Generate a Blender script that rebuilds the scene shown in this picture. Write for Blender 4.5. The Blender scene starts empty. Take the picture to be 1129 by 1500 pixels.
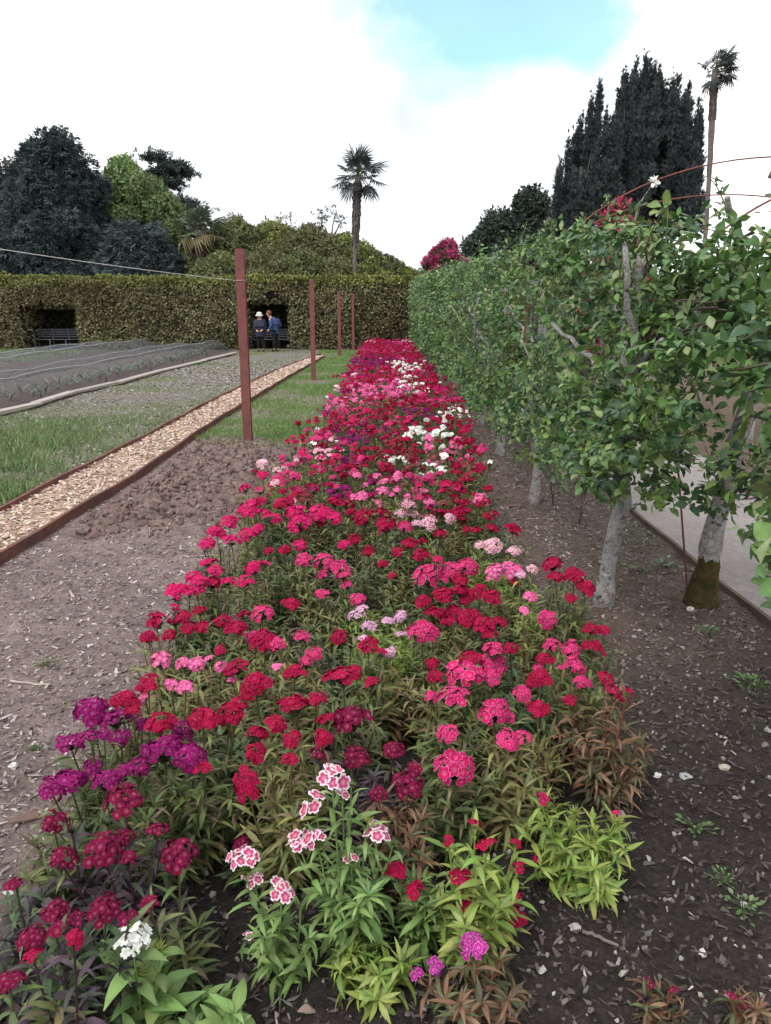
import bpy, math
import numpy as np
from mathutils import Vector, Matrix
R = math.radians
scn = bpy.context.scene
col = scn.collection
# ------------------------------------------------------------------ camera
F, PITCH, CAMH = 1083.0, R(15.2), 1.62
cam = bpy.data.cameras.new('camera'); cob = bpy.data.objects.new('camera', cam); col.objects.link(cob)
cob.location = (0, 0, CAMH); cob.rotation_euler = (R(90) - PITCH, 0, 0)
cam.sensor_fit = 'VERTICAL'; cam.sensor_height = 36.0; cam.lens = 36.0 * F / 1500.0
cam.clip_start = 0.05; cam.clip_end = 2000
scn.camera = cob
CP, SP = math.cos(PITCH), math.sin(PITCH)
def ray(px, py):
    x = (px - 564.5) / F; u = (750 - py) / F
    return np.array([x, CP + u * SP, -SP + u * CP])
def at_z(px, py, z):
    d = ray(px, py); t = (z - CAMH) / d[2]
    return np.array([d[0] * t, d[1] * t, z])
def at_y(px, py, y):
    d = ray(px, py); t = y / d[1]
    return np.array([d[0] * t, y, CAMH + d[2] * t])
def depth(p): return p[1] * CP + (CAMH - p[2]) * SP
# ------------------------------------------------------------------ world, sun, exposure
SUN_EL, SUN_AZ = R(52), R(215)          # azimuth clockwise from +Y: behind and to the left of the viewer
w = bpy.data.worlds.new('World'); scn.world = w; w.use_nodes = True
nt = w.node_tree; nt.nodes.clear(); N = nt.nodes.new; L = nt.links.new
out = N('ShaderNodeOutputWorld')
sky = N('ShaderNodeTexSky'); sky.sky_type = 'NISHITA'; sky.sun_disc = False
sky.sun_elevation = SUN_EL; sky.sun_rotation = SUN_AZ
bg1 = N('ShaderNodeBackground'); bg1.inputs[1].default_value = 0.15; tint = N('ShaderNodeMixRGB'); tint.blend_type = 'MULTIPLY'; tint.inputs[0].default_value = 1; L(sky.outputs[0], tint.inputs[1]); tint.inputs[2].default_value = (.80, 1.16, 1.0, 1); L(tint.outputs[0], bg1.inputs[0])
bg2 = N('ShaderNodeBackground')
tc = N('ShaderNodeTexCoord')
# cloud brightness, softly uneven
nb = N('ShaderNodeTexNoise'); nb.inputs['Scale'].default_value = 2.2; nb.inputs['Detail'].default_value = 5; L(tc.outputs['Generated'], nb.inputs['Vector'])
rb = N('ShaderNodeValToRGB'); rb.color_ramp.elements[0].position = 0.33; rb.color_ramp.elements[1].position = 0.56
rb.color_ramp.elements[0].color = (0.46, 0.49, 0.54, 1); rb.color_ramp.elements[1].color = (1, 1, 1, 1)
L(nb.outputs[0], rb.inputs[0]); L(rb.outputs[0], bg2.inputs[0]); bg2.inputs[1].default_value = 1.12
# opening in the cloud, upper middle, with a billowy border
d0 = ray(742, -18); d0 = d0 / np.linalg.norm(d0)
nz = N('ShaderNodeTexNoise'); nz.inputs['Scale'].default_value = 5.5; nz.inputs['Detail'].default_value = 7; nz.inputs['Roughness'].default_value = 0.55
L(tc.outputs['Generated'], nz.inputs['Vector'])
sub = N('ShaderNodeVectorMath'); sub.operation = 'SUBTRACT'; L(tc.outputs['Generated'], sub.inputs[0]); sub.inputs[1].default_value = tuple(d0)
sc_ = N('ShaderNodeVectorMath'); sc_.operation = 'MULTIPLY'; L(sub.outputs[0], sc_.inputs[0]); sc_.inputs[1].default_value = (0.84, 1.75, 1.95)
ln = N('ShaderNodeVectorMath'); ln.operation = 'LENGTH'; L(sc_.outputs[0], ln.inputs[0])
mad = N('ShaderNodeMath'); mad.operation = 'MULTIPLY_ADD'; L(nz.outputs[0], mad.inputs[0]); mad.inputs[1].default_value = 0.34; L(ln.outputs['Value'], mad.inputs[2])
rm = N('ShaderNodeValToRGB'); rm.color_ramp.elements[0].position = 0.27; rm.color_ramp.elements[1].position = 0.365
rm.color_ramp.elements[0].color = (0.16, 0.16, 0.16, 1); rm.color_ramp.elements[1].color = (1, 1, 1, 1)
L(mad.outputs[0], rm.inputs[0])
mx = N('ShaderNodeMixShader'); L(rm.outputs[0], mx.inputs[0]); L(bg1.outputs[0], mx.inputs[1]); L(bg2.outputs[0], mx.inputs[2]); L(mx.outputs[0], out.inputs[0])
sl = bpy.data.lights.new('sun', 'SUN'); sl.energy = 1.3; sl.angle = R(14); sl.color = (1.0, 0.96, 0.9)
so = bpy.data.objects.new('sun', sl); col.objects.link(so)
sd = Vector((math.sin(SUN_AZ) * math.cos(SUN_EL), math.cos(SUN_AZ) * math.cos(SUN_EL), math.sin(SUN_EL)))
so.rotation_euler = sd.to_track_quat('Z', 'Y').to_euler(); so.location = (-10, -10, 20)
vs = scn.view_settings; vs.view_transform = 'Standard'; vs.look = 'None'; vs.exposure = 0.75; vs.gamma = 1.0
cy = scn.cycles; cy.max_bounces = 6; cy.diffuse_bounces = 3; cy.glossy_bounces = 2; cy.transmission_bounces = 4; cy.transparent_max_bounces = 8; cy.adaptive_threshold = .02
# ------------------------------------------------------------------ helpers
rng = np.random.default_rng(11)
U = lambda a, b, n=None: rng.uniform(a, b, n)
def hash2(i, j, s):
    v = np.sin(i * 127.1 + j * 311.7 + s * 74.7) * 43758.5453
    return v - np.floor(v)
def vn(x, y, sc, s=0):
    x = np.asarray(x, float) * sc; y = np.asarray(y, float) * sc
    i = np.floor(x); j = np.floor(y); f = x - i; g = y - j
    f = f * f * (3 - 2 * f); g = g * g * (3 - 2 * g)
    return (hash2(i, j, s) * (1 - f) + hash2(i + 1, j, s) * f) * (1 - g) + (hash2(i, j + 1, s) * (1 - f) + hash2(i + 1, j + 1, s) * f) * g
def fbm(x, y, sc, s=0, o=4):
    return sum(vn(x, y, sc * 2 ** k, s + k * 5) / 2 ** k for k in range(o)) / sum(1 / 2 ** k for k in range(o))
def sst(a, b, x):
    t = np.clip((x - a) / (b - a), 0, 1); return t * t * (3 - 2 * t)
def nrm(v): return v / np.maximum(np.linalg.norm(v, axis=-1, keepdims=True), 1e-9)
def basis(d, n):
    d = nrm(d); s = np.cross(d, n); bad = np.linalg.norm(s, axis=-1) < 1e-4
    if bad.any(): s[bad] = np.cross(d[bad], np.array([1.0, 0.3, 0]))
    s = nrm(s); return np.stack([s, d, np.cross(s, d)], axis=-1)
def rdir(n): return nrm(rng.normal(size=(n, 3)))
class Geo:
    def __init__(self): self.V, self.T, self.Q, self.C, self.n = [], [], [], [], 0
    def add(self, V, T=None, Q=None, C=(0.5, 0.5, 0.5)):
        V = np.asarray(V, float).reshape(-1, 3)
        if T is not None and len(T): self.T.append(np.asarray(T, int).reshape(-1, 3) + self.n)
        if Q is not None and len(Q): self.Q.append(np.asarray(Q, int).reshape(-1, 4) + self.n)
        C = np.asarray(C, float)
        self.C.append(np.broadcast_to(C, (len(V), 3)) if C.ndim == 1 else C.reshape(-1, 3))
        self.V.append(V); self.n += len(V)
    def inst(self, tm, M, Lc, C):
        V, T, Q = tm[:3]; n = len(Lc); nv = len(V)
        if n == 0: return
        W = np.einsum('nij,vj->nvi', M, V) + np.asarray(Lc)[:, None, :]
        off = (np.arange(n) * nv)[:, None, None]
        t = (T[None] + off).reshape(-1, 3) if len(T) else None
        q = (Q[None] + off).reshape(-1, 4) if len(Q) else None
        C = np.asarray(C, float)
        C = np.repeat(C[:, None, :], nv, 1) if C.ndim == 2 else C
        if len(tm) > 3: C = C * tm[3][None, :, None]
        self.add(W.reshape(-1, 3), t, q, C.reshape(-1, 3))
    def tube(self, P, r, n=8, C=(.5, .5, .5), cap=True, wob=0.0):
        P = np.asarray(P, float); k = len(P); r = np.broadcast_to(np.asarray(r, float), (k,))
        d = nrm(np.gradient(P, axis=0)); ref = np.array([0.31, 0.95, 0.05]) if abs(d[0][2]) > .6 else np.array([0, 0, 1.0])
        B = basis(d, np.broadcast_to(ref, d.shape).copy())
        a = np.arange(n) * 2 * np.pi / n
        rr = r[:, None] * (1 + wob * U(-1, 1, (k, n)))
        V = P[:, None] + rr[..., None] * (np.cos(a)[None, :, None] * B[:, None, :, 0] + np.sin(a)[None, :, None] * B[:, None, :, 2])
        V = V.reshape(-1, 3); i = np.arange(k - 1)[:, None] * n; j = np.arange(n)[None]; j2 = (j + 1) % n
        Q = np.stack([i + j, i + n + j, i + n + j2, i + j2], -1).reshape(-1, 4)
        T = []
        if cap:
            V = np.vstack([V, P[:1], P[-1:]]); m = k * n
            T = [[m, q, (q + 1) % n] for q in range(n)] + [[m + 1, m - n + (q + 1) % n, m - n + q] for q in range(n)]
        self.add(V, T, Q, C if np.asarray(C).ndim == 1 else C)
    def box(self, lo, hi, C=(.5, .5, .5), M=None, o=None):
        x0, y0, z0 = lo; x1, y1, z1 = hi
        V = np.array([[x0, y0, z0], [x1, y0, z0], [x1, y1, z0], [x0, y1, z0], [x0, y0, z1], [x1, y0, z1], [x1, y1, z1], [x0, y1, z1]], float)
        if M is not None: V = V @ np.asarray(M).T
        if o is not None: V = V + np.asarray(o)
        self.add(V, None, [[0, 3, 2, 1], [4, 5, 6, 7], [0, 1, 5, 4], [1, 2, 6, 5], [2, 3, 7, 6], [3, 0, 4, 7]], C)
    def mesh(self, name, mat, smooth=True):
        me = bpy.data.meshes.new(name)
        V = np.vstack(self.V); C = np.vstack(self.C)
        T = np.vstack(self.T) if self.T else np.zeros((0, 3), int); Q = np.vstack(self.Q) if self.Q else np.zeros((0, 4), int)
        me.vertices.add(len(V)); me.vertices.foreach_set('co', V.astype(np.float32).ravel())
        lp = np.concatenate([T.ravel(), Q.ravel()]).astype(np.int32)
        me.loops.add(len(lp)); me.loops.foreach_set('vertex_index', lp)
        st = np.concatenate([np.arange(len(T)) * 3, len(T) * 3 + np.arange(len(Q)) * 4]).astype(np.int32)
        me.polygons.add(len(st)); me.polygons.foreach_set('loop_start', st)
        me.polygons.foreach_set('use_smooth', np.full(len(st), smooth, bool))
        me.update(calc_edges=True)
        ca = me.color_attributes.new('Col', 'FLOAT_COLOR', 'POINT')
        ca.data.foreach_set('color', np.hstack([C, np.ones((len(C), 1))]).astype(np.float32).ravel())
        me.materials.append(mat); return me
    def build(self, name, mat, parent=None, smooth=True):
        o = bpy.data.objects.new(name, self.mesh(name, mat, smooth)); col.objects.link(o)
        if parent is not None:
            o.parent = parent; o.matrix_parent_inverse = Matrix.Translation(-parent.location)
        return o
def put(name, me, parent=None):
    o = bpy.data.objects.new(name, me); col.objects.link(o)
    if parent is not None: o.parent = parent
    return o
def tag(o, label=None, cat=None, group=None, kind=None):
    if label: o['label'] = label
    if cat: o['category'] = cat
    if group: o['group'] = group
    if kind: o['kind'] = kind
    return o
def thing(name, label, cat, loc=(0, 0, 0), group=None):
    o = bpy.data.objects.new(name, None); col.objects.link(o); o.location = tuple(float(v) for v in loc); o.empty_display_size = .1
    return tag(o, label, cat, group)
# ---- materials
def mat(name, rough=.7, trans=0.0, spec=.3, noise=None, bump=None, var=None, base=None, metal=0.0):
    """Principled fed by the mesh's own colour, varied by noise in object space"""
    m = bpy.data.materials.new(name); m.use_nodes = True; t = m.node_tree; b = t.nodes['Principled BSDF']; o = t.nodes['Material Output']
    b.inputs['Roughness'].default_value = rough; b.inputs['Specular IOR Level'].default_value = spec; b.inputs['Metallic'].default_value = metal
    if base is None:
        a = t.nodes.new('ShaderNodeAttribute'); a.attribute_name = 'Col'; c = a.outputs['Color']
    else:
        a = t.nodes.new('ShaderNodeRGB'); a.outputs[0].default_value = (*base, 1); c = a.outputs[0]
    g = t.nodes.new('ShaderNodeTexCoord')
    if noise:
        for (sc, lo, hi, det) in noise:
            n = t.nodes.new('ShaderNodeTexNoise'); n.inputs['Scale'].default_value = sc; n.inputs['Detail'].default_value = det; n.inputs['Roughness'].default_value = .65
            t.links.new(g.outputs['Object'], n.inputs['Vector'])
            mr = t.nodes.new('ShaderNodeMapRange'); mr.inputs[1].default_value = .3; mr.inputs[2].default_value = .7; mr.inputs[3].default_value = lo; mr.inputs[4].default_value = hi
            t.links.new(n.outputs[0], mr.inputs[0])
            v = t.nodes.new('ShaderNodeVectorMath'); v.operation = 'SCALE'; t.links.new(c, v.inputs[0]); t.links.new(mr.outputs[0], v.inputs['Scale']); c = v.outputs[0]
    if var:   # a second colour in patches (rust, lichen, moss)
        for (sc, c2, p0, p1) in var:
            n = t.nodes.new('ShaderNodeTexNoise'); n.inputs['Scale'].default_value = sc; n.inputs['Detail'].default_value = 6; n.inputs['Roughness'].default_value = .7
            t.links.new(g.outputs['Object'], n.inputs['Vector'])
            mr = t.nodes.new('ShaderNodeMapRange'); mr.inputs[1].default_value = p0; mr.inputs[2].default_value = p1
            t.links.new(n.outputs[0], mr.inputs[0])
            mm = t.nodes.new('ShaderNodeMixRGB'); t.links.new(mr.outputs[0], mm.inputs[0]); t.links.new(c, mm.inputs[1]); mm.inputs[2].default_value = (*c2, 1); c = mm.outputs[0]
    t.links.new(c, b.inputs['Base Color'])
    if bump:
        n = t.nodes.new('ShaderNodeTexNoise'); n.inputs['Scale'].default_value = bump[0]; n.inputs['Detail'].default_value = 8; n.inputs['Roughness'].default_value = .7
        t.links.new(g.outputs['Object'], n.inputs['Vector'])
        bb = t.nodes.new('ShaderNodeBump'); bb.inputs['Strength'].default_value = bump[1]; bb.inputs['Distance'].default_value = bump[2]
        t.links.new(n.outputs[0], bb.inputs['Height']); t.links.new(bb.outputs[0], b.inputs['Normal'])
    if trans:
        tr = t.nodes.new('ShaderNodeBsdfTranslucent'); t.links.new(c, tr.inputs[0])
        mxs = t.nodes.new('ShaderNodeMixShader'); mxs.inputs[0].default_value = trans
        t.links.new(b.outputs[0], mxs.inputs[1]); t.links.new(tr.outputs[0], mxs.inputs[2]); t.links.new(mxs.outputs[0], o.inputs[0])
    return m
M_SOIL = mat('soil', .95, spec=.1, noise=[(9, .7, 1.3, 6), (60, .55, 1.45, 6), (260, .6, 1.4, 4)], bump=(120, .9, .02))
M_LEAF = mat('leaf', .5, .22, .35)
M_APPLE = mat('apple_leaf', .45, .22, .4, noise=[(40, .8, 1.2, 3)], var=[(22, (.13, .12, .05), .66, .78)])
M_FAR = mat('far_foliage', .7, .12, .2)
M_PETAL = mat('petal', .75, .18, .12)
M_CHIP = mat('bark_chip', .9, spec=.15, noise=[(150, .75, 1.25, 4)])
M_STONE = mat('stone', .85, spec=.25, noise=[(60, .75, 1.15, 5)], bump=(120, .4, .004))
M_BARK = mat('bark', .9, spec=.15, noise=[(14, .65, 1.25, 6), (70, .6, 1.35, 5)], bump=(45, 1.0, .03), var=[(22, (.045, .038, .036), .54, .64), (17, (.46, .46, .45), .52, .64)])
M_MOSS = mat('moss_bark', .95, spec=.1, noise=[(40, .5, 1.5, 6)], var=[(9, (.045, .050, .014), .5, .6)], bump=(70, 1, .02))
M_DBARK = mat('dark_bark', .9, spec=.1, noise=[(12, .6, 1.3, 6)], bump=(30, .8, .03))
M_RUST = mat('rusty_steel', .8, spec=.2, noise=[(6, .85, 1.15, 5), (45, .85, 1.15, 4)], var=[(5, (.20, .075, .05), .45, .75), (14, (.075, .03, .03), .56, .7)], bump=(90, .3, .004))
M_WOOD = mat('weathered_wood', .85, spec=.2, noise=[(3, .85, 1.15, 5), (40, .8, 1.2, 5)], bump=(60, .5, .006))
M_PATH = mat('pale_path', .9, spec=.2, noise=[(1.3, .82, 1.12, 5), (14, .85, 1.12, 5), (160, .6, 1.35, 3)], bump=(160, .6, .008))
M_CLOTH = mat('cloth', .8, spec=.2, noise=[(25, .8, 1.2, 3)])
M_SKIN = mat('skin', .55, spec=.35)
M_METAL = mat('dull_metal', .6, spec=.4, noise=[(20, .85, 1.15, 3)])
M_CORD = mat('cord', .8, spec=.2, noise=[(30, .85, 1.1, 3)])
m = bpy.data.materials.new('netting'); m.use_nodes = True; t = m.node_tree; b = t.nodes['Principled BSDF']; b.inputs['Base Color'].default_value = (.12, .125, .15, 1); b.inputs['Roughness'].default_value = .8
tr = t.nodes.new('ShaderNodeBsdfTransparent'); mxs = t.nodes.new('ShaderNodeMixShader'); mxs.inputs[0].default_value = .74
t.links.new(b.outputs[0], mxs.inputs[1]); t.links.new(tr.outputs[0], mxs.inputs[2]); t.links.new(mxs.outputs[0], t.nodes['Material Output'].inputs[0]); M_NET = m
# ---- leaf templates: along +y, face up +z
def leaf_t(wd, segs=4, fold=.25, droop=.25, pk=.4, twist=0.0):
    V, Q = [], []
    for i in range(segs + 1):
        t = i / segs
        wv = wd * .5 * (max(t, .02) / pk) ** .8 * 1.0 if t < pk else wd * .5 * (1 - ((t - pk) / (1 - pk)) ** 1.7)
        wv = max(wv, wd * .03)
        k_ = droop * 1.2; a = k_ * t; y = math.sin(a) / k_; z = -(1 - math.cos(a)) / k_
        tw = twist * t
        V += [[-wv * math.cos(tw), y, z + fold * wv - wv * math.sin(tw)], [0, y, z], [wv * math.cos(tw), y, z + fold * wv + wv * math.sin(tw)]]
        if i: 
            k = 3 * i; Q += [[k - 3, k - 2, k + 1, k], [k - 2, k - 1, k + 2, k + 1]]
    sh = np.ones(len(V)); sh[1::3] = 1.18
    return np.array(V), np.zeros((0, 3), int), np.array(Q), sh
LANCE = [leaf_t(.17, 5, .3, dr, .38, tw) for dr, tw in ((.3, .1), (.8, -.3), (1.3, .3), (1.7, -.2))]
LANCE_LO = [leaf_t(.17, 2, .3, dr, .5) for dr in (.4, 1.2)]
APPLE = [leaf_t(.62, 5, f, dr, .42, tw) for f, dr, tw in ((.35, .3, .1), (.2, .7, -.2), (.5, .5, .2), (.15, 1.0, 0), (.3, -.3, .1))]
APPLE_LO = [leaf_t(.6, 2, .3, dr, .5) for dr in (.3, .8)]
DIA = (np.array([[0, 0, 0], [.3, .45, .06], [0, 1, -.1], [-.3, .45, .06]]), np.zeros((0, 3), int), np.array([[0, 1, 2, 3]]))
def fan_t(n, ln, wd, spread, seed, flat=.5, jit=.25):
    """a small spray: n narrow leaflets leaving one point"""
    r = np.random.default_rng(seed); V, Q = [], []
    for i in range(n):
        a = (i / (n - 1) - .5) * 2 * spread + r.uniform(-.2, .2); e = r.uniform(-flat, flat); l = ln * r.uniform(1 - jit * 2, 1)
        d = np.array([math.sin(a) * math.cos(e), math.cos(a) * math.cos(e), math.sin(e)]); s = np.cross(d, r.normal(size=3)); s /= np.linalg.norm(s)
        o = d * l * r.uniform(0, .3); k = len(V)
        V += [o, o + d * l * .5 + s * wd, o + d * l, o + d * l * .5 - s * wd]; Q.append([k, k + 1, k + 2, k + 3])
    return np.array(V), np.zeros((0, 3), int), np.array(Q)
SPRAY = [fan_t(11, 1, .09, 1.3, s) for s in range(3)]
PLUME = [fan_t(9, 1, .08, .6, s + 9, .4) for s in range(3)]
WHORL = [fan_t(9, 1, .17, 3.0, s + 30, .5) for s in range(3)]
def pal(P, n, j=.2):
    P = np.asarray(P, float); c = P[rng.integers(0, len(P), n)]
    return np.clip(c * (1 + U(-j, j, (n, 1))) * (1 + U(-.08, .08, (n, 3))), .002, .95)
# ------------------------------------------------------------------ ground
RBP = np.array([np.array([-3.9, -2.0, .09])] + [at_z(px, py, .09) for px, py in ((-220, 940), (0, 806), (110, 742), (203, 688), (300, 622), (357, 588), (420, 551), (476, 520))])
def zones(x, y):
    wob = (fbm(x, y, .9, 3) - .5) * .9
    left = sst(-.75, -.95, x + wob * .15) * sst(-2.9, -2.7, x)
    left = left * sst(.02, .16, x - np.interp(y, RBP[:, 1], RBP[:, 0]))
    clod = left * sst(5.0, 5.9, y + wob * 1.2) * sst(10.0, 9.0, y + wob * 1.5 + (x + 1.7) * .5)
    gright = sst(-.55, -.75, x) * sst(-2.9, -2.7, x) * sst(8.9, 10.2, y + wob * 2.2)
    far_l = sst(-2.9, -3.1, x)
    comp = sst(-1.15, -.9, x + wob * .3) * sst(3.4, 1.9, y + wob - x * .35)
    gleft = far_l * sst(-6.35, -5.9, x) * np.clip(sst(.42, .60, fbm(x, y, .55, 21)) * .75 + sst(12.0, 9.8, y + wob * 2) * sst(-3.5, -4.2, x + wob * .8) * sst(6.6, 7.6, y + wob) * sst(.28, .5, fbm(x, y, 1.1, 25)), 0, 1)
    bed_l = sst(-6.25, -6.4, x)
    rgt = sst(1.35, 1.9, x + wob * .5) * sst(.45, .6, fbm(x, y, 1.4, 8))
    return clod, gright, far_l, comp, gleft, bed_l, rgt
def gz(x, y):
    x = np.asarray(x, float); y = np.asarray(y, float)
    clod, gr, fl, comp, gl, bl, rg = zones(x, y)
    z = (fbm(x, y, 2.5, 1) - .5) * .03 + (fbm(x, y, 14, 2, 3) - .5) * .02
    c1 = np.abs(fbm(x, y, 5.5, 40, 3) - .5); c2 = fbm(x, y, 17, 44, 3)
    return z + clod * (.0 + .11 * sst(0, .16, c1) * c2 - .012)
def axis(segs):
    a = [segs[0][0]]
    for (s, e, d) in segs:
        n = max(1, int(round((e - s) / d))); a += list(np.linspace(s, e, n + 1)[1:])
    return np.array(a)
gx = axis([(-500, -60, 40), (-60, -14, 3), (-14, -6.5, .25), (-6.5, -2.8, .06), (-2.8, 2.3, .026), (2.3, 4, .15), (4, 14, .8), (14, 60, 5), (60, 500, 40)])
gy = axis([(-60, -4, 6), (-4, .5, .4), (.5, 5, .03), (5, 10.5, .034), (10.5, 16, .07), (16, 36, .2), (36, 80, 3), (80, 700, 40)])
X, Y = np.meshgrid(gx, gy); xs, ys = X.ravel(), Y.ravel()
zz = gz(xs, ys) * sst(60, 34, np.abs(ys)) * sst(40, 14, np.abs(xs))
clod, gr, fl, comp, gl, bl, rg = zones(xs, ys)
nz1 = fbm(xs, ys, 3.0, 60)[:, None]
mulch = np.array([.205, .158, .148]) * (.75 + .5 * nz1)
def mixc(c, c2, f): return c * (1 - f[:, None]) + np.asarray(c2) * f[:, None]
C = mulch
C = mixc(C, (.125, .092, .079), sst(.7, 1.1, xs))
C = mixc(C, (.028, .024, .024), np.clip(sst(-.95, -.75, xs) * sst(1.0, .8, xs) * .7, 0, 1))
C = mixc(C, (.040, .034, .032), comp * .9)
C = mixc(C, (.205, .148, .135), clod)
C = mixc(C, (.155, .145, .135), fl * .9)
C = mixc(C, np.array([.10, .125, .055]), gr * (.35 + .5 * sst(.42, .62, fbm(xs, ys, .9, 77))))
C = mixc(C, np.array([.15, .15, .085]), np.clip(gl * .7 + .45 * fl * sst(-3.6, -5.2, xs) * sst(.35, .6, fbm(xs, ys, .6, 33)), 0, 1))
C = mixc(C, np.array([.12, .092, .083]), bl)
C = mixc(C, np.array([.08, .10, .055]), rg * .5 * sst(3.4, 2.6, xs))
C = mixc(C, np.array([.13, .095, .075]), sst(3.6, 4.0, xs))
C = mixc(C, np.array([.07, .09, .04]), sst(36.5, 40, ys))
g = Geo(); nx, ny = len(gx), len(gy)
i = np.arange(ny - 1)[:, None] * nx; j = np.arange(nx - 1)[None]
Q = np.stack([i + j, i + j + 1, i + nx + j + 1, i + nx + j], -1).reshape(-1, 4)
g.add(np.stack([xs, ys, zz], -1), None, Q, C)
tag(g.build('ground', M_SOIL), kind='structure')
# pale path to the right of the apple trees
g = Geo(); ey = np.concatenate([np.linspace(-3, 14, 120), np.linspace(14.5, 32.4, 50)])
ex = 2.06 + .010 * (ey - 4) + .02 * np.sin(ey * 3.1) * np.sin(ey * 1.3); nn = len(ey)
V = np.concatenate([np.stack([ex, ey, np.full(nn, .028)], -1), np.stack([ex + 1.5, ey, np.full(nn, .028)], -1), np.stack([ex, ey, np.full(nn, -.05)], -1), np.stack([ex + 1.5, ey, np.full(nn, -.05)], -1)])
a = np.arange(nn - 1)
Q = np.concatenate([np.stack([a, a + nn, a + nn + 1, a + 1], -1), np.stack([a + 2 * nn, a, a + 1, a + 1 + 2 * nn], -1), np.stack([a + nn, a + 3 * nn, a + 3 * nn + 1, a + nn + 1], -1)])
g.add(V, None, Q, (.255, .228, .224)); tag(g.build('path', M_PATH, smooth=False), kind='structure')
g = Geo(); P = np.stack([ex - .022, ey, np.full(nn, .0)], -1)
for s in range(nn - 1):
    p, q = P[s], P[s + 1]
    g.add([[p[0] - .012, p[1], -.05], [p[0] + .012, p[1], -.05], [p[0] + .012, p[1], .036], [p[0] - .012, p[1], .036], [q[0] - .012, q[1], -.05], [q[0] + .012, q[1], -.05], [q[0] + .012, q[1], .036], [q[0] - .012, q[1], .036]], None, [[3, 2, 6, 7], [0, 3, 7, 4], [2, 1, 5, 6]], (.10, .075, .06))
tag(g.build('path_edging', M_WOOD, smooth=False), 'thin dark edging strip along the pale path by the apple trunks', 'edging')
# ---- wood chip strip between two rusty boards
LB = [at_z(px, py, .10) for px, py in ((-220, 859), (0, 741), (105, 688), (209, 637), (300, 589), (351, 565), (410, 538), (470, 517))]
RB = [at_z(px, py, .09) for px, py in ((-220, 940), (0, 806), (110, 742), (203, 688), (300, 622), (357, 588), (420, 551), (476, 520))]
LB = [LB[0] + (LB[0] - LB[1]) / np.linalg.norm(LB[0] - LB[1]) * 5.0] + LB; RB = [RB[0] + (RB[0] - RB[1]) / np.linalg.norm(RB[0] - RB[1]) * 5.0] + RB
def resamp(P, n):
    P = np.array(P); s = np.r_[0, np.cumsum(np.linalg.norm(np.diff(P, axis=0), axis=1))]; t = np.linspace(0, s[-1], n)
    return np.stack([np.interp(t, s, P[:, k]) for k in range(3)], -1)
def board(P, h, th, C, z0=-.06):
    g = Geo(); P = resamp(P, 60); d = np.gradient(P, axis=0); s = nrm(np.stack([d[:, 1], -d[:, 0], 0 * d[:, 0]], -1)) * th / 2
    hz = h + .008 * np.sin(np.arange(60) * 1.7)
    ring = np.stack([P - s, P + s, P + s, P - s], 1); ring[:, 0, 2] = z0; ring[:, 1, 2] = z0; ring[:, 2, 2] = hz; ring[:, 3, 2] = hz
    V = ring.reshape(-1, 3); i = np.arange(59)[:, None] * 4; j = np.arange(4)[None]; j2 = (j + 1) % 4
    Q = np.stack([i + j, i + j2, i + 4 + j2, i + 4 + j], -1).reshape(-1, 4)
    Q = np.vstack([Q, [[3, 2, 1, 0]], [[236, 237, 238, 239]]]); g.add(V, None, Q, C); return g
tag(board(LB, .095, .028, (.115, .054, .047)).build('edging_board', M_RUST, smooth=False), 'long rusty brown edging board on the far side of the wood chip strip', 'edging', 'boards along the wood chip strip')
tag(board(RB, .08, .028, (.10, .048, .042)).build('edging_board', M_RUST, smooth=False), 'long rusty brown edging board between wood chip strip and bare soil', 'edging', 'boards along the wood chip strip')
A, B_ = resamp(LB, 80), resamp(RB, 80)
yy = np.linspace(max(A[0][1], B_[0][1]), min(A[-1][1], B_[-1][1]), 80)
xa = np.interp(yy, A[:, 1], A[:, 0]) + .019; xb = np.interp(yy, B_[:, 1], B_[:, 0]) - .019
g = Geo(); V = np.concatenate([np.stack([xa * (1 - k) + xb * k, yy, .045 + .012 * np.sin(yy * 3 + k * 5) * (0 < k < 1)], -1) for k in (0, .33, .66, 1)])
a = np.arange(79)
g.add(V, None, np.concatenate([np.stack([a + 80 * k, a + 80 * (k + 1), a + 80 * (k + 1) + 1, a + 80 * k + 1], -1) for k in range(3)]), (.32, .235, .18))
def chip_t(seed):
    r = np.random.default_rng(seed); n = 6; a = np.sort(np.arange(n) / n * 6.283 + r.uniform(-.4, .4, n)); rad = r.uniform(.28, .62, n)
    P = np.stack([rad * np.cos(a), rad * np.sin(a), 0 * a], -1); bend = r.uniform(-.5, .5); P[:, 2] = bend * P[:, 1] ** 2
    return np.vstack([P - [0, 0, .08], P * [.9, .9, 1] + [0, 0, .09]]), np.zeros((0, 3), int), np.array([[0, 1, 2, 3], [0, 3, 4, 5], [6, 7, 8, 9], [6, 9, 10, 11]] + [[q, (q + 1) % 6, 6 + (q + 1) % 6, 6 + q] for q in range(6)])
CHS = [chip_t(k) for k in range(7)]
def chips(g, x, y, z, lx, ly, C, tilt=.5):
    n = len(x); d = nrm(np.stack([U(-1, 1, n), U(-1, 1, n), U(-tilt, tilt, n) * .6], -1)); nm = nrm(np.stack([U(-tilt, tilt, n), U(-tilt, tilt, n), np.ones(n)], -1))
    B = basis(d, nm) * np.stack([ly, lx, np.minimum(lx, ly) * .6], -1)[:, None, :]
    w_ = rng.integers(0, 7, n); P_ = np.stack([x, y, z], -1)
    for q in range(7): s_ = w_ == q; g.inst(CHS[q], B[s_], P_[s_], C[s_])
n = 19000; u = rng.random(n); ty = yy[0] + (yy[-1] - yy[0]) * (u ** 1.7); k = U(.02, .98, n)
tx = np.interp(ty, yy, xa) * (1 - k) + np.interp(ty, yy, xb) * k; s = 1 + ty / 12
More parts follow.
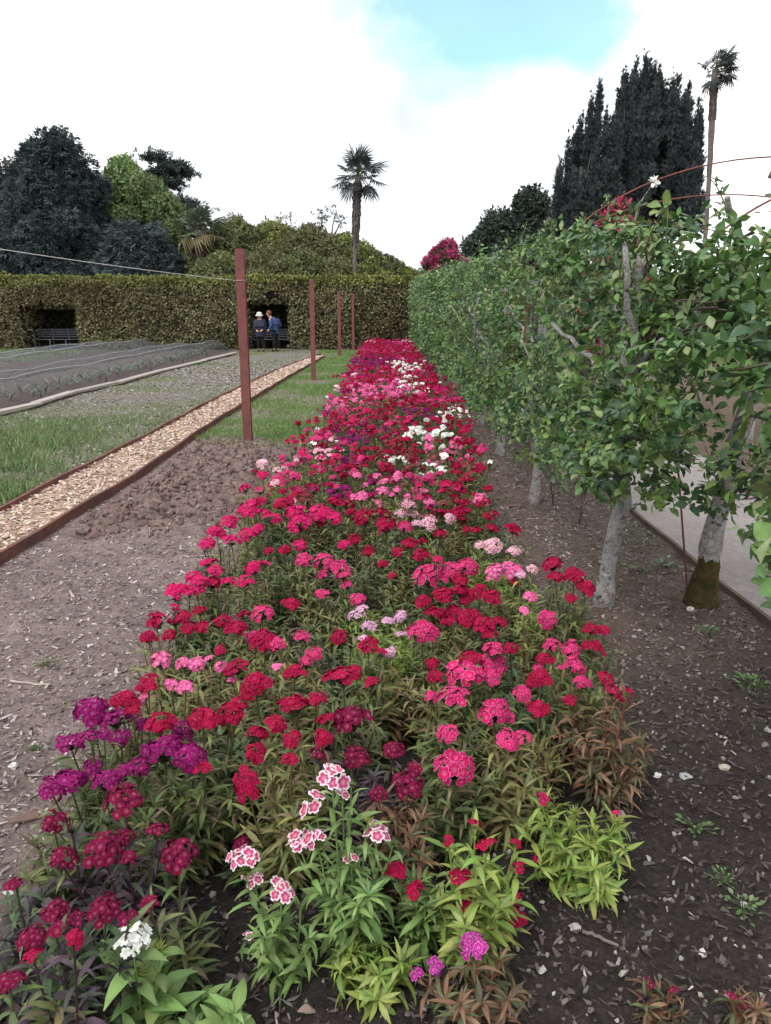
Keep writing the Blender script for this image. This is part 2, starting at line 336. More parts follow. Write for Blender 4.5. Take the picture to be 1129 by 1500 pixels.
chips(g, tx, ty, .055 + U(-.006, .014, n), U(.02, .05, n) * s, U(.01, .02, n) * s, pal([(.44, .335, .27), (.52, .42, .345), (.36, .25, .195), (.27, .17, .125), (.56, .47, .40)], n))
tag(g.build('wood_chips', M_CHIP, smooth=False), kind='stuff')
# ---- mulch and stones on the soil
def inbed(x, y): return (x > -.98) & (x < .85)
n = 52000; r_ = rng.random(n) ** 1.55; y = .75 + 12 * r_ + 4 * rng.random(n) * r_; x = U(-3.3, 2.05, n) ; x = np.where(y < 3.2, U(-1.9, 2.0, n), x)
clod, gr, fl, comp, gl, bl, rg = zones(x, y)
lim = np.interp(y, yy, xb); keep = (rng.random(n) > clod * .93) & (rng.random(n) > gr * .8) & ((x > lim + .06) | (y < yy[0])) & (rng.random(n) > np.where(inbed(x, y) & (y > 1.8), .65, .0)) & (x < 2.0)
x, y, comp = x[keep], y[keep], comp[keep]; n = len(x)
lx = U(.008, .040, n) * (1 + (rng.random(n) < .05) * 1.0) * (1 + y / 14); ly = np.minimum(U(.004, .016, n) * (1 + y / 14), lx)
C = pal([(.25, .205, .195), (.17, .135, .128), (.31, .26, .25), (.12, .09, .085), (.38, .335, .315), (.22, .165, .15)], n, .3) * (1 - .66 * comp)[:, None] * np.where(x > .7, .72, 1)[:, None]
pale = rng.random(n) < .015; C[pale] = pal([(.34, .31, .29)], pale.sum())
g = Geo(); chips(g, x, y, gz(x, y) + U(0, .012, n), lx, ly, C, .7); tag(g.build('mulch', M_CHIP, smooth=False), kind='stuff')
n = 26000; y = 5.5 + 20 * rng.random(n) ** 1.4; x = U(-6.1, -2.95, n); keep = (x < np.interp(y, yy, xa) - .06) & (rng.random(n) < .25 + .75 * sst(.4, .6, fbm(x, y, .8, 140))); x, y = x[keep], y[keep]; n = len(x); g = Geo()
chips(g, x, y, gz(x, y) + U(0, .01, n), U(.015, .05, n) * (1 + y / 16), U(.01, .03, n) * (1 + y / 16), pal([(.19, .18, .155), (.14, .135, .115), (.23, .21, .19), (.17, .15, .12), (.30, .285, .26)], n, .3), .5); tag(g.build('gravel', M_CHIP, smooth=False), kind='stuff')
def ico():
    p = (1 + 5 ** .5) / 2
    V = np.array([[-1, p, 0], [1, p, 0], [-1, -p, 0], [1, -p, 0], [0, -1, p], [0, 1, p], [0, -1, -p], [0, 1, -p], [p, 0, -1], [p, 0, 1], [-p, 0, -1], [-p, 0, 1]], float); V = nrm(V)
    T = np.array([[0, 11, 5], [0, 5, 1], [0, 1, 7], [0, 7, 10], [0, 10, 11], [1, 5, 9], [5, 11, 4], [11, 10, 2], [10, 7, 6], [7, 1, 8], [3, 9, 4], [3, 4, 2], [3, 2, 6], [3, 6, 8], [3, 8, 9], [4, 9, 5], [2, 4, 11], [6, 2, 10], [8, 6, 7], [9, 8, 1]])
    return V, T
IV, IT = ico()
def subd(V, T):
    V = list(map(tuple, V)); mid = {}; out = []
    def md(a, b):
        k = (min(a, b), max(a, b))
        if k not in mid:
            v = np.array(V[a]) + np.array(V[b]); V.append(tuple(v / np.linalg.norm(v))); mid[k] = len(V) - 1
        return mid[k]
    for a, b, c in T:
        ab, bc, ca = md(a, b), md(b, c), md(c, a); out += [[a, ab, ca], [b, bc, ab], [c, ca, bc], [ab, bc, ca]]
    return np.array(V), np.array(out)
IV2, IT2 = subd(IV, IT)
PEB = [(IV * np.random.default_rng(s).uniform(.5, 1.25, (12, 1)), IT, np.zeros((0, 4), int)) for s in range(5)]
g = Geo()
for tmi, tm in enumerate(PEB):
    n = 1150; y = .8 + 8 * rng.random(n) ** 2.0; x = np.where(rng.random(n) < .68, U(-.6, 2.0, n), U(-2.4, -.9, n))
    keep = ~((x < np.interp(y, yy, xb) + .08) & (y > yy[0])); x, y = x[keep], y[keep]; n = len(x)
    s = U(.002, .009, n) * (1 + (rng.random(n) < .06) * 1.1)
    B = basis(rdir(n), rdir(n)) * (s[:, None] * U(.6, 1.3, (n, 3)))[:, None, :]
    g.inst(tm, B, np.stack([x, y, gz(x, y) + .004], -1), pal([(.26, .24, .23), (.17, .15, .145), (.33, .31, .30), (.21, .185, .165), (.13, .11, .105)], n, .25))
tag(g.build('pebbles', M_STONE, smooth=False), kind='stuff')
g = Geo()      # clods of turned soil
for tm in PEB:
    n = 900; y = U(5.2, 9.8, n); x = U(-2.5, -.85, n); cl = zones(x, y)[0]
    keep = (rng.random(n) < cl * .75) & (x > np.interp(y, yy, xb) + .16); x, y = x[keep], y[keep]; n = len(x); s = U(.008, .032, n) * (.7 + .6 * rng.random(n))
    B = basis(rdir(n), rdir(n)) * (s[:, None] * U(.6, 1.4, (n, 3)))[:, None, :]
    g.inst(tm, B, np.stack([x, y, gz(x, y) + .003], -1), pal([(.20, .14, .127), (.165, .115, .103), (.24, .175, .16)], n))
tag(g.build('soil_clods', M_SOIL, smooth=False), kind='stuff')
def stone(px, py, w, label, C=(.5, .48, .46)):
    p = at_z(px, py, .01); r = w * .8 / 2 * depth(p) / F; rs = np.random.default_rng(int(px * 7 + py))
    g = Geo(); V = IV2 * (1 + .22 * rs.normal(size=(len(IV2), 1))) * r * np.array([1.1, .85, .62]); a = rs.uniform(0, 6)
    V = V @ np.array([[math.cos(a), -math.sin(a), 0], [math.sin(a), math.cos(a), 0], [0, 0, 1]]); V = V + [p[0], p[1], r * .3 + float(gz(p[0], p[1]))]
    g.add(V, IT2, None, np.array(C)); tag(g.build('stone', M_STONE, smooth=False), label, 'stone', 'loose stones on the soil')
stone(632, 1169, 16, 'pale angular stone behind the red flowers on the yellow green plant')
stone(962, 1135, 15, 'white stone on dark soil right of the lime green budding plant', (.62, .61, .6))
stone(1004, 1138, 18, 'bluish grey stone lying on the dark soil at right', (.34, .36, .38))
stone(1060, 1121, 20, 'buff stone at right edge of the dark soil', (.38, .33, .29))
stone(842, 1357, 20, 'rounded stone at the end of a broken stick', (.42, .38, .37))
stone(1029, 1394, 16, 'flat pale stone on the dark soil near the lower right corner', (.5, .48, .45))
stone(1010, 893, 16, 'small white stone at the foot of the mossy apple trunk', (.6, .57, .54))
stone(794, 1418, 16, 'grey stone in front of the red flowered yellow green plant', (.4, .39, .38))
stone(15, 1308, 18, 'off white stone at the left edge beside wine red flowers', (.5, .49, .48))
stone(20, 1120, 18, 'pale flat stone on the mulch left of the purple flowers', (.5, .49, .47))
stone(300, 1276, 16, 'pale stone on bare soil right of a round wine red flower head', (.42, .4, .38))
def stick(p0, p1, r, C, name, label):
    a, b_ = at_z(*p0, .02), at_z(*p1, .02); g = Geo(); t = np.linspace(0, 1, 9)[:, None]
    P = a * (1 - t) + b_ * t + rng.normal(size=(9, 3)) * .003; P[:, 2] = gz(P[:, 0], P[:, 1]) + r * 1.1
    g.tube(P, r * (1 - .3 * t[:, 0]), 7, C, wob=.15); tag(g.build(name, M_WOOD), label, 'stick')
stick((852, 1360), (905, 1382), .006, (.15, .125, .115), 'broken_stick', 'short broken stick lying on dark soil beside a round stone')
stick((18, 994), (76, 1001), .006, (.36, .31, .27), 'thin_twig', 'thin pale twig lying on the mulch above the purple flowers')
stick((40, 1165), (68, 1148), .004, (.36, .32, .28), 'thin_twig', 'thin pale twig pointing at the leftmost purple flower head')
g = Geo(); p = at_z(36, 1192, .02); g.box((-.042, -.017, 0), (.042, .017, .012), (.13, .085, .07), M=[[.86, -.5, 0], [.5, .86, 0], [0, 0, 1]], o=(p[0], p[1], float(gz(p[0], p[1])) + .002)); g.V[0] = g.V[0] + rng.normal(size=(8, 3)) * .005
tag(g.build('bark_slab', M_WOOD, smooth=False), 'brown slab of bark on the mulch at the left edge', 'bark')
for (pts, lab) in (((436, 1480, .03), 'small pale dry leaf on the soil at the bottom edge'), ((820, 1228, .035), 'curled pale dry leaf on the soil below the lime green plant')):
    g = Geo(); p = at_z(pts[0], pts[1], .015); g.inst(APPLE[1], basis(np.array([[.9, .3, .1]]), np.array([[0, .2, 1.]])) * .05, p[None] + [0, 0, float(gz(p[0], p[1]))], np.array([[.32, .25, .21]])); tag(g.build('dry_leaf', M_LEAF), lab, 'leaf')
# ------------------------------------------------------------------ grass
g = Geo(); BL = (np.array([[-.05, 0, 0], [.05, 0, 0], [.03, .5, .06], [0, 1, .3]]), np.array([[0, 1, 2], [0, 2, 3]]), np.zeros((0, 4), int))
def blades(x, y, h, C):
    n = len(x); d = nrm(np.stack([U(-.6, .6, n), U(-.6, .6, n), np.ones(n)], -1)); B = basis(d, rdir(n)) * h[:, None, None]
    B[:, :, 0] *= (.6 + y / 22)[:, None]; g.inst(BL, B, np.stack([x, y, gz(x, y) - .005], -1), C)
GP = [(.125, .25, .06), (.16, .28, .07), (.10, .20, .055), (.22, .28, .11)]
n = 90000; y = 8.6 + 24 * rng.random(n) ** 1.5; x = U(-2.7, -.6, n); gr = zones(x, y)[1] * (.25 + .75 * sst(.38, .58, fbm(x, y, .9, 77)))
bare = sst(.5, .25, np.hypot(x + 1.75, (y - 17.5) / 2.2)) ; keep = (rng.random(n) < gr * (1 - .8 * bare)) & ((x > np.interp(y, yy, xb) + .06) | (y > yy[-1]))
x, y = x[keep], y[keep]; blades(x, y, U(.025, .075, len(x)), pal(GP, len(x)))
n = 90000; y = 6.0 + 26 * rng.random(n) ** 1.8; x = U(-6.1, -3.0, n); gl = zones(x, y)[4]; keep = (rng.random(n) < gl * .7 * (.25 + .75 * sst(.4, .6, fbm(x, y, 2.2, 99)))) & (x < np.interp(y, yy, xa) - .08)
x, y = x[keep], y[keep]; nearp = sst(12.5, 9, y); blades(x, y, U(.03, .07, len(x)) + nearp * U(.02, .11, len(x)), pal([(.12, .20, .07), (.16, .22, .09), (.10, .18, .07), (.22, .24, .12)], len(x)))
n = 6000; y = U(24, 32.6, n); x = U(-22, -11.8, n); blades(x, y, U(.06, .16, n), pal(GP, n))
n = 5000; y = 2.5 + 8 * rng.random(n); x = U(1.2, 2.0, n); rg = zones(x, y)[6]; keep = rng.random(n) < rg * .6; x, y = x[keep], y[keep]; blades(x, y, U(.015, .06, len(x)), pal([(.10, .17, .06), (.07, .13, .05)], len(x)))
tag(g.build('grass', M_LEAF), kind='stuff')
# ------------------------------------------------------------------ steel posts, wire
post_me = None
ords = ['nearest and tallest looking rusty steel post, standing in the bare soil', 'second rusty steel post, standing in the grass beside wood chip strip', 'third rusty steel post, in grass near the far end of the bed', 'farthest rusty steel post, thin, close in front of the clipped hedge']
g = Geo(); hw, hd, ft, wt = .054, .05, .008, .007; PC = (.165, .062, .062)
Y0, ZT = .3, 2.34
prof = [(-hw, -hd), (hw, -hd), (hw, -hd + ft), (wt, -hd + ft), (wt, hd - ft), (hw, hd - ft), (hw, hd), (-hw, hd), (-hw, hd - ft), (-wt, hd - ft), (-wt, -hd + ft), (-hw, -hd + ft)]
zs = np.linspace(-.3, ZT, 14); V = np.array([[px_, py_, z] for z in zs for (px_, py_) in prof]); k = len(prof)
i = np.arange(13)[:, None] * k; j = np.arange(k)[None]; j2 = (j + 1) % k
g.add(V, None, np.vstack([np.stack([i + j, i + j2, i + k + j2, i + k + j], -1).reshape(-1, 4), 13 * k + np.array([[0, 1, 2, 11], [11, 2, 3, 10], [10, 3, 4, 9], [9, 4, 5, 8], [8, 5, 6, 7]])]), PC)
post_me = g.mesh('steel_post', M_RUST, smooth=False)
POSTS = [at_z(364, 647, 0), at_z(460, 557, 0), at_z(498, 522, 0), at_y(518, 511, 35.0 - 2.4)]
for p, lab in zip(POSTS, ords):
    o = put('steel_post', post_me); o.location = (p[0], p[1], 0); o.rotation_euler = (0, R(.25), R(U(-4, 4))); tag(o, lab, 'post', 'rusty steel posts in a row')
g = Geo(); p0 = np.array([POSTS[0][0] - .056, POSTS[0][1] - .03, at_y(355, 411, POSTS[0][1])[2]]); q = at_y(0, 353, 5.0); t = np.linspace(0, 1.9, 40)[:, None]
P = p0 * (1 - t) + q * t; P[:, 2] -= .05 * np.sin(np.clip(t[:, 0], 0, 1.9) / 1.9 * np.pi); g.tube(P, .003, 6, (.5, .5, .48))
a = np.linspace(0, 2 * np.pi, 25); g.tube(np.stack([POSTS[0][0] + .064 * np.cos(a), POSTS[0][1] + .062 * np.sin(a), np.full(25, p0[2])], -1), .0035, 6, (.4, .38, .36), cap=False)
tag(g.build('wire', M_METAL), 'pale wire tied round the nearest rusty post and running off to the left', 'wire')
# ------------------------------------------------------------------ vegetable bed: planks, nets, leeks
PL = [(-150, 644), (-10, 606), (55, 592), (110, 575), (170, 561), (235, 543), (300, 528), (347, 517)]
for k in range(len(PL) - 1):
    a, b_ = at_z(*PL[k], .05), at_z(*PL[k + 1], .05); d = nrm((b_ - a)[None])[0]; ln_ = np.linalg.norm(b_ - a); g = Geo()
    s = np.array([d[1], -d[0], 0]); Mx = np.stack([s, d, np.array([0, 0, 1.])], -1)
    g.box((-.09, 0, 0), (.09, ln_ * .985, .035), np.array([.30, .27, .245]) * U(.85, 1.1), M=Mx, o=a + s * U(-.04, .04) + [0, 0, -.015 + U(0, .02)])
    tag(g.build('timber_plank', M_WOOD, smooth=False), 'weathered grey plank lying end to end along the netted bed', 'plank', 'planks along the netted bed')
def net(x0, x1, ya, yb, hgt, label):
    nu, nv = 70, 30; T = thing('netting_tunnel', label, 'netting', (x0, (ya + yb) / 2, 0), 'netting over the vegetable beds')
    uu = np.linspace(0, 1, nu); vv = np.linspace(0, 1, nv); Uu, Vv = np.meshgrid(uu, vv, indexing='ij')
    def surf(u, v):
        yv = ya + (yb - ya) * u; f = np.minimum(v / .22, 1); bk = np.minimum((1 - v) / .22, 1); e = np.minimum(f, bk)
        x = x0 + (x1 - x0) * (np.clip(v - .06, 0, 1) / .94) ; sag = .07 * np.abs(np.sin(u * np.pi * 7)) 
        z = hgt * np.sin(e * np.pi / 2) ** .8 * (1 + .05 * np.sin(u * 9 + 1)) + .06 * np.sin(v * np.pi * 2.5) * (e >= 1) - (1 - sag / .07) * .045 * (e > .9) + .025 * (fbm(yv, x, 1.5, 5) - .5) * (e > .3)
        endf = np.minimum(1, np.minimum(u, 1 - u) / .025 + .02)
        return np.stack([x, yv, z * endf + .01], -1)
    g = Geo(); V = surf(Uu, Vv).reshape(-1, 3); i = np.arange(nu - 1)[:, None] * nv; j = np.arange(nv - 1)[None]
    g.add(V, None, np.stack([i + j, i + j + 1, i + nv + j + 1, i + nv + j], -1).reshape(-1, 4), (.1, .1, .1)); o = g.build('net_sheet', M_NET, T)
    for v in (.22, .74):
        g = Geo(); P = surf(np.linspace(0.01, .99, 80), np.full(80, v)); P[:, 2] += .012; P[:, 0] += .05 * np.sin(np.arange(80) * .4); g.tube(P, .009, 5, (.36, .36, .36)); g.build('cord', M_CORD, T)
    for u in np.linspace(.03, .97, 8):
        g = Geo(); P = surf(np.full(24, u), np.linspace(0, 1, 24)); P[:, 2] -= .02; g.tube(P, .012, 6, (.06, .06, .06)); g.build('hoop', M_METAL, T)
net(-6.5, -8.9, 6.5, 31.8, .40, 'long grey netting tunnel over leeks, beside the weathered planks')
net(-9.15, -12.2, 10.0, 31.2, .46, 'long grey netting tunnel farther back, towards the arbour with an empty bench')
def leek():
    g = Geo(); n = 7; a = U(0, 6.28, n); d = nrm(np.stack([np.cos(a) * .5, np.sin(a) * .5, np.ones(n)], -1)); nm = np.stack([np.cos(a), np.sin(a), 0 * a + .2], -1)
    Ln = U(.2, .42, n); g.inst(LANCE[1], basis(d, -nm) * Ln[:, None, None], np.zeros((n, 3)), pal([(.14, .20, .13), (.11, .16, .12), (.24, .23, .13)], n)); g.tube([[0, 0, -.02], [0, 0, .1]], .012, 6, (.35, .36, .25)); return g.mesh('leek', M_LEAF)
leeks = [leek() for _ in range(4)]
for k in range(64):
    o = put('leek', leeks[k % 4]); r_ = k % 2; o.location = (-6.95 - .45 * r_ + U(-.05, .05), 10.2 + .62 * (k // 2) + U(-.12, .12), 0); o.rotation_euler.z = U(0, 6); o.scale = (U(.8, 1.1),) * 3
    tag(o, 'grey green leek growing in a row under the grey netting', 'leek', 'leeks under the netting')
# ------------------------------------------------------------------ clipped hedge with two arbours
HY, HT, HD = 33.0, 2.95, 2.7
AL = [(-15.65, -13.25, 1.88, -.0), (-6.05, -4.08, 2.08, .0)]
H = thing('clipped_hedge', 'tall clipped brown green hedge across the garden with two arbours cut in it', 'hedge', (-6, HY, 0))
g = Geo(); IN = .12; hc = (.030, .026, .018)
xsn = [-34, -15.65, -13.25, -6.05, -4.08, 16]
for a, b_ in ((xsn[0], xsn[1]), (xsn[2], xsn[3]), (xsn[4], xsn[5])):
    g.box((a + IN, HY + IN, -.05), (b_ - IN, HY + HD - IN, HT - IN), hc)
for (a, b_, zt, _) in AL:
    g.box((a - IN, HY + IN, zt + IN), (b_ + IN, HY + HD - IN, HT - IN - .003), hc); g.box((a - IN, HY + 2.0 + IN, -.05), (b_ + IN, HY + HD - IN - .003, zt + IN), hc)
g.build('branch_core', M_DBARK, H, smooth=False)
g = Geo()
def hleaf(P, nrmv, size, C, tm=DIA):
    n = len(P); d = nrm(rdir(n) * .9 + nrmv * .7 + np.array([0, 0, -.15])); g.inst(tm, basis(d, rdir(n) + nrmv) * (size * U(.6, 1.3, n))[:, None, None], P, C)
HP = np.array([(.175, .175, .088), (.215, .208, .095), (.175, .15, .092), (.13, .138, .068), (.24, .215, .13)])
n = 76000; x = U(-30, 15.8, n); z = U(0, HT, n); ok = np.ones(n, bool)
for (a, b_, zt, _) in AL: ok &= ~((x > a) & (x < b_) & (z < zt + .25 * (fbm(x, z * 0, 1.9, 31) - .4) + .42 * np.exp(-((x + 4.85) / .32) ** 2)))
x, z = x[ok], z[ok]; n = len(x); yo = HY + (fbm(x, z, .55, 12) - .5) * .7 + (fbm(x, z, 4, 13) - .5) * .22 + U(-.06, .06, n)
C = pal(HP, n, .3); t = fbm(x, z, .7, 50)[:, None]; C = C * (.75 + .5 * t); top = sst(HT - .55, HT, z + U(-.15, .15, n))[:, None]; C = C * (1 - top) + pal([(.20, .21, .06), (.16, .18, .055)], n) * top
red = sst(.5, .72, fbm(x, z, .45, 71))[:, None]; C = C * (1 - red * .5) + np.array([.12, .092, .055]) * red * .5
hleaf(np.stack([x, yo, z], -1), np.array([0, -1., 0]), .13, C)
n = 32000; x = U(-30, 15.8, n); y = HY + HD * rng.random(n) ** 1.6; z = HT + (fbm(x, y * .5, .5, 15) - .5) * .35 + (rng.random(n) < .03) * U(0, .22, n) + U(-.08, .06, n)
hleaf(np.stack([x, y, z], -1), np.array([0, 0, 1.]), .15, pal([(.20, .21, .06), (.17, .185, .06), (.13, .14, .05)], n))
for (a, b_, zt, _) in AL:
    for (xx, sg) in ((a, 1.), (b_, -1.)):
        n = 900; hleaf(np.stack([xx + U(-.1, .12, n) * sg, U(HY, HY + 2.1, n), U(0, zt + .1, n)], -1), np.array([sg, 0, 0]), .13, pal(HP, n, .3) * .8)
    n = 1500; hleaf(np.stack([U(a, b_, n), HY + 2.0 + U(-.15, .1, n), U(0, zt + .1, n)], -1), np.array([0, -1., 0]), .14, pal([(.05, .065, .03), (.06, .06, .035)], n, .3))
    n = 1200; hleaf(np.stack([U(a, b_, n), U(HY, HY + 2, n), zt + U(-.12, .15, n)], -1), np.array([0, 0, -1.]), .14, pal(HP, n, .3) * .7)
g.build('foliage', M_FAR, H)
def bench(x, y, w, label):
    T = thing('garden_bench', label, 'bench', (x, y, 0), 'benches in the hedge arbours'); c = (.075, .08, .095); h = w / 2
    g = Geo(); [g.box((x - h, y - .42 + k * .1, .40), (x + h, y - .42 + k * .1 + .075, .425), c) for k in range(4)]; g.build('seat', M_METAL, T, False)
    g = Geo(); [g.box((x - h, y + .012, .50 + k * .1), (x + h, y + .034, .50 + k * .1 + .055), c) for k in range(4)]; g.build('backrest', M_METAL, T, False)
    for sx in (-h + .04, -h / 3, h / 3, h - .04):
        g = Geo(); g.box((x + sx - .025, y - .01, 0), (x + sx + .025, y + .0115, .88), c); g.build('leg', M_METAL, T, False)
        g = Geo(); g.box((x + sx - .025, y - .42, 0), (x + sx + .025, y - .38, .399), c); g.build('leg', M_METAL, T, False)
    for sx in (-h + .04, h - .04):
        g = Geo(); g.box((x + sx - .03, y - .44, .62), (x + sx + .03, y - .011, .65), c); g.box((x + sx - .02, y - .42, .426), (x + sx + .02, y - .38, .619), c); g.build('armrest', M_METAL, T, False)
bench(-14.45, HY + .9, 2.1, 'empty dark slatted bench inside the left hedge arbour'); bench(-5.06, HY + .9, 1.85, 'dark slatted bench in the arbour behind the two people')
# ------------------------------------------------------------------ people
def skin(name, verts, edges, rad, m_, c, parent, sub=2):
    me = bpy.data.meshes.new(name); me.from_pydata([tuple(v) for v in verts], edges, []); o = bpy.data.objects.new(name, me); col.objects.link(o)
    o.parent = parent
    md = o.modifiers.new('skin', 'SKIN'); md.use_smooth_shade = True
    if not me.skin_vertices: me.skin_vertices.new()
    for v, r_ in zip(me.skin_vertices[0].data, rad): v.radius = (r_, r_) if np.isscalar(r_) else r_
    me.skin_vertices[0].data[0].use_root = True
    s = o.modifiers.new('sub', 'SUBSURF'); s.levels = s.render_levels = sub
    mm = m_.copy(); mm.name = name; tt = mm.node_tree
    for nd in tt.nodes:
        if nd.type == 'ATTRIBUTE':
            rgb = tt.nodes.new('ShaderNodeRGB'); rgb.outputs[0].default_value = (*c, 1)
            for l in list(nd.outputs['Color'].links): tt.links.new(rgb.outputs[0], l.to_socket)
    me.materials.append(mm); return o
def ball(name, cen, rad, c, m_, parent, jit=.0, cut=None):
    g = Geo(); V, T = subd(IV2, IT2); V = V * (1 + jit * rng.normal(size=(len(V), 1))) * np.asarray(rad) + np.asarray(cen)
    g.add(V, T, None, c); me = g.mesh(name, m_); return put(name, me, parent)
# first: dark navy quilted coat, white hat, hands together in front, looking down
p = at_z(383, 515, 0); P1 = thing('person', 'person in long dark quilted coat and white hat looking down before the bench', 'person', (p[0], p[1], 0), 'people at the arbour')
skc = (.50, .30, .23)
v = [(0, 0, .80), (0, 0, 1.0), (0, -.02, 1.20), (0, -.03, 1.31), (0, -.06, 1.37), (0, -.09, 1.44), (0, -.11, 1.49),
     (-.17, -.01, 1.24), (-.22, -.02, .98), (-.10, -.20, .84), (-.03, -.25, .80), (.17, -.01, 1.24), (.22, -.02, .98), (.10, -.20, .86), (.03, -.25, .81),
     (-.09, 0, .72), (-.09, -.02, .40), (-.09, .02, .07), (-.09, -.11, .03), (.09, 0, .72), (.09, -.02, .40), (.10, .02, .07), (.11, -.11, .03)]
e = [(0, 1), (1, 2), (2, 3), (3, 4), (4, 5), (5, 6), (2, 7), (7, 8), (8, 9), (9, 10), (2, 11), (11, 12), (12, 13), (13, 14), (0, 15), (15, 16), (16, 17), (17, 18), (0, 19), (19, 20), (20, 21), (21, 22)]
r_ = [.13, .12, .14, .06, .07, .09, .075, .06, .045, .033, .03, .06, .045, .033, .03, .085, .055, .04, .035, .085, .055, .04, .035]
skin('body', v, e, r_, M_SKIN, skc, P1)
v2 = [(0, 0, .82), (0, -.01, 1.0), (0, -.02, 1.18), (0, -.03, 1.31), (0, 0, .58), (-.18, -.01, 1.23), (-.235, -.02, .98), (-.115, -.19, .85), (.18, -.01, 1.23), (.235, -.02, .98), (.115, -.19, .87)]
skin('quilted_coat', v2, [(0, 1), (1, 2), (2, 3), (0, 4), (2, 5), (5, 6), (6, 7), (2, 8), (8, 9), (9, 10)], [.21, .185, .175, .10, .235, .085, .07, .055, .085, .07, .055], M_CLOTH, (.028, .030, .055), P1)
skin('trousers', [(0, 0, .78), (-.09, 0, .70), (-.09, -.02, .40), (-.09, .02, .10), (.09, 0, .70), (.09, -.02, .40), (.10, .02, .10)], [(0, 1), (1, 2), (2, 3), (0, 4), (4, 5), (5, 6)], [.12, .1, .075, .06, .1, .075, .06], M_CLOTH, (.012, .012, .016), P1)
for sx in (-.09, .105): skin('shoe', [(sx, .03, .05), (sx, -.05, .045), (sx, -.15, .035)], [(0, 1), (1, 2)], [.05, .048, .035], M_CLOTH, (.02, .018, .018), P1)
hat = ball('hat', (0, -.075, 1.51), (.115, .12, .085), (.52, .51, .50), M_CLOTH, P1)
g = Geo(); a = np.linspace(0, 2 * np.pi, 25); V = np.concatenate([np.stack([.105 * np.cos(a), -.075 + .11 * np.sin(a), np.full(25, 1.49)], -1), np.stack([.165 * np.cos(a), -.085 + .175 * np.sin(a), 1.455 + .02 * np.sin(a)], -1), np.stack([.163 * np.cos(a), -.085 + .173 * np.sin(a), 1.448 + .02 * np.sin(a)], -1)])
k = np.arange(24); g.add(V, None, np.concatenate([np.stack([k, k + 1, k + 26, k + 25], -1), np.stack([k + 25, k + 26, k + 51, k + 50], -1)]), (.52, .51, .50)); b2 = put('brim', g.mesh('brim', M_CLOTH), hat)
ball('hair', (0, -.05, 1.43), (.09, .085, .09), (.55, .53, .5), M_CLOTH, P1, .04)
# second: blue jacket, leaning forward and to the left, dark trousers, chestnut hair
p = at_z(402, 515, 0); P2 = thing('person', 'person in blue jacket with chestnut hair leaning in towards the hatted one', 'person', (p[0], p[1] + .1, 0), 'people at the arbour')
v = [(.05, 0, .86), (.03, 0, 1.05), (-.03, -.02, 1.27), (-.10, -.04, 1.37), (-.15, -.06, 1.43), (-.18, -.08, 1.51), (-.19, -.085, 1.56),
     (-.10, -.17, 1.27), (-.06, -.27, 1.04), (-.17, -.29, .86), (-.21, -.3, .82), (.08, .14, 1.28), (.17, .10, 1.04), (.06, -.06, .90), (.02, -.1, .88),
     (.03, -.08, .80), (.02, -.09, .42), (.03, -.06, .07), (-.07, -.10, .03), (.09, .08, .80), (.10, .10, .42), (.14, .10, .07), (.04, .08, .03)]
skin('body', v, e, r_, M_SKIN, skc, P2)
v2 = [(.05, 0, .92), (.03, 0, 1.08), (-.02, -.02, 1.26), (-.10, -.035, 1.37), (.05, 0, .84), (-.10, -.17, 1.26), (-.06, -.27, 1.04), (-.16, -.285, .88), (.08, .14, 1.27), (.17, .10, 1.04), (.07, -.05, .91)]
skin('jacket', v2, [(0, 1), (1, 2), (2, 3), (0, 4), (2, 5), (5, 6), (6, 7), (2, 8), (8, 9), (9, 10)], [.175, .17, .165, .09, .165, .08, .065, .05, .08, .065, .05], M_CLOTH, (.035, .065, .16), P2)
skin('trousers', [(.05, 0, .86), (.03, -.08, .78), (.02, -.09, .42), (.03, -.06, .10), (.09, .08, .78), (.10, .10, .42), (.14, .10, .10)], [(0, 1), (1, 2), (2, 3), (0, 4), (4, 5), (5, 6)], [.14, .11, .08, .062, .11, .08, .062], M_CLOTH, (.012, .012, .018), P2)
for (a, b_) in ((.03, -.06), (.14, .10)): skin('shoe', [(a + .02, b_, .05), (a - .06, b_ - .02, .045), (a - .15, b_ - .03, .035)], [(0, 1), (1, 2)], [.05, .048, .035], M_CLOTH, (.02, .018, .018), P2)
ball('hair', (-.155, -.06, 1.545), (.105, .115, .115), (.16, .055, .03), M_CLOTH, P2, .05)
bp = thing('backpack', 'dark blue backpack worn by the person in the blue jacket', 'backpack', (p[0] + .17, p[1] + .16, 1.12))
ball('pack', (0, 0, 0), (.13, .14, .22), (.022, .035, .09), M_CLOTH, bp, .02); ball('pocket', (.09, .0, -.07), (.08, .11, .11), (.02, .03, .08), M_CLOTH, bp, .02)
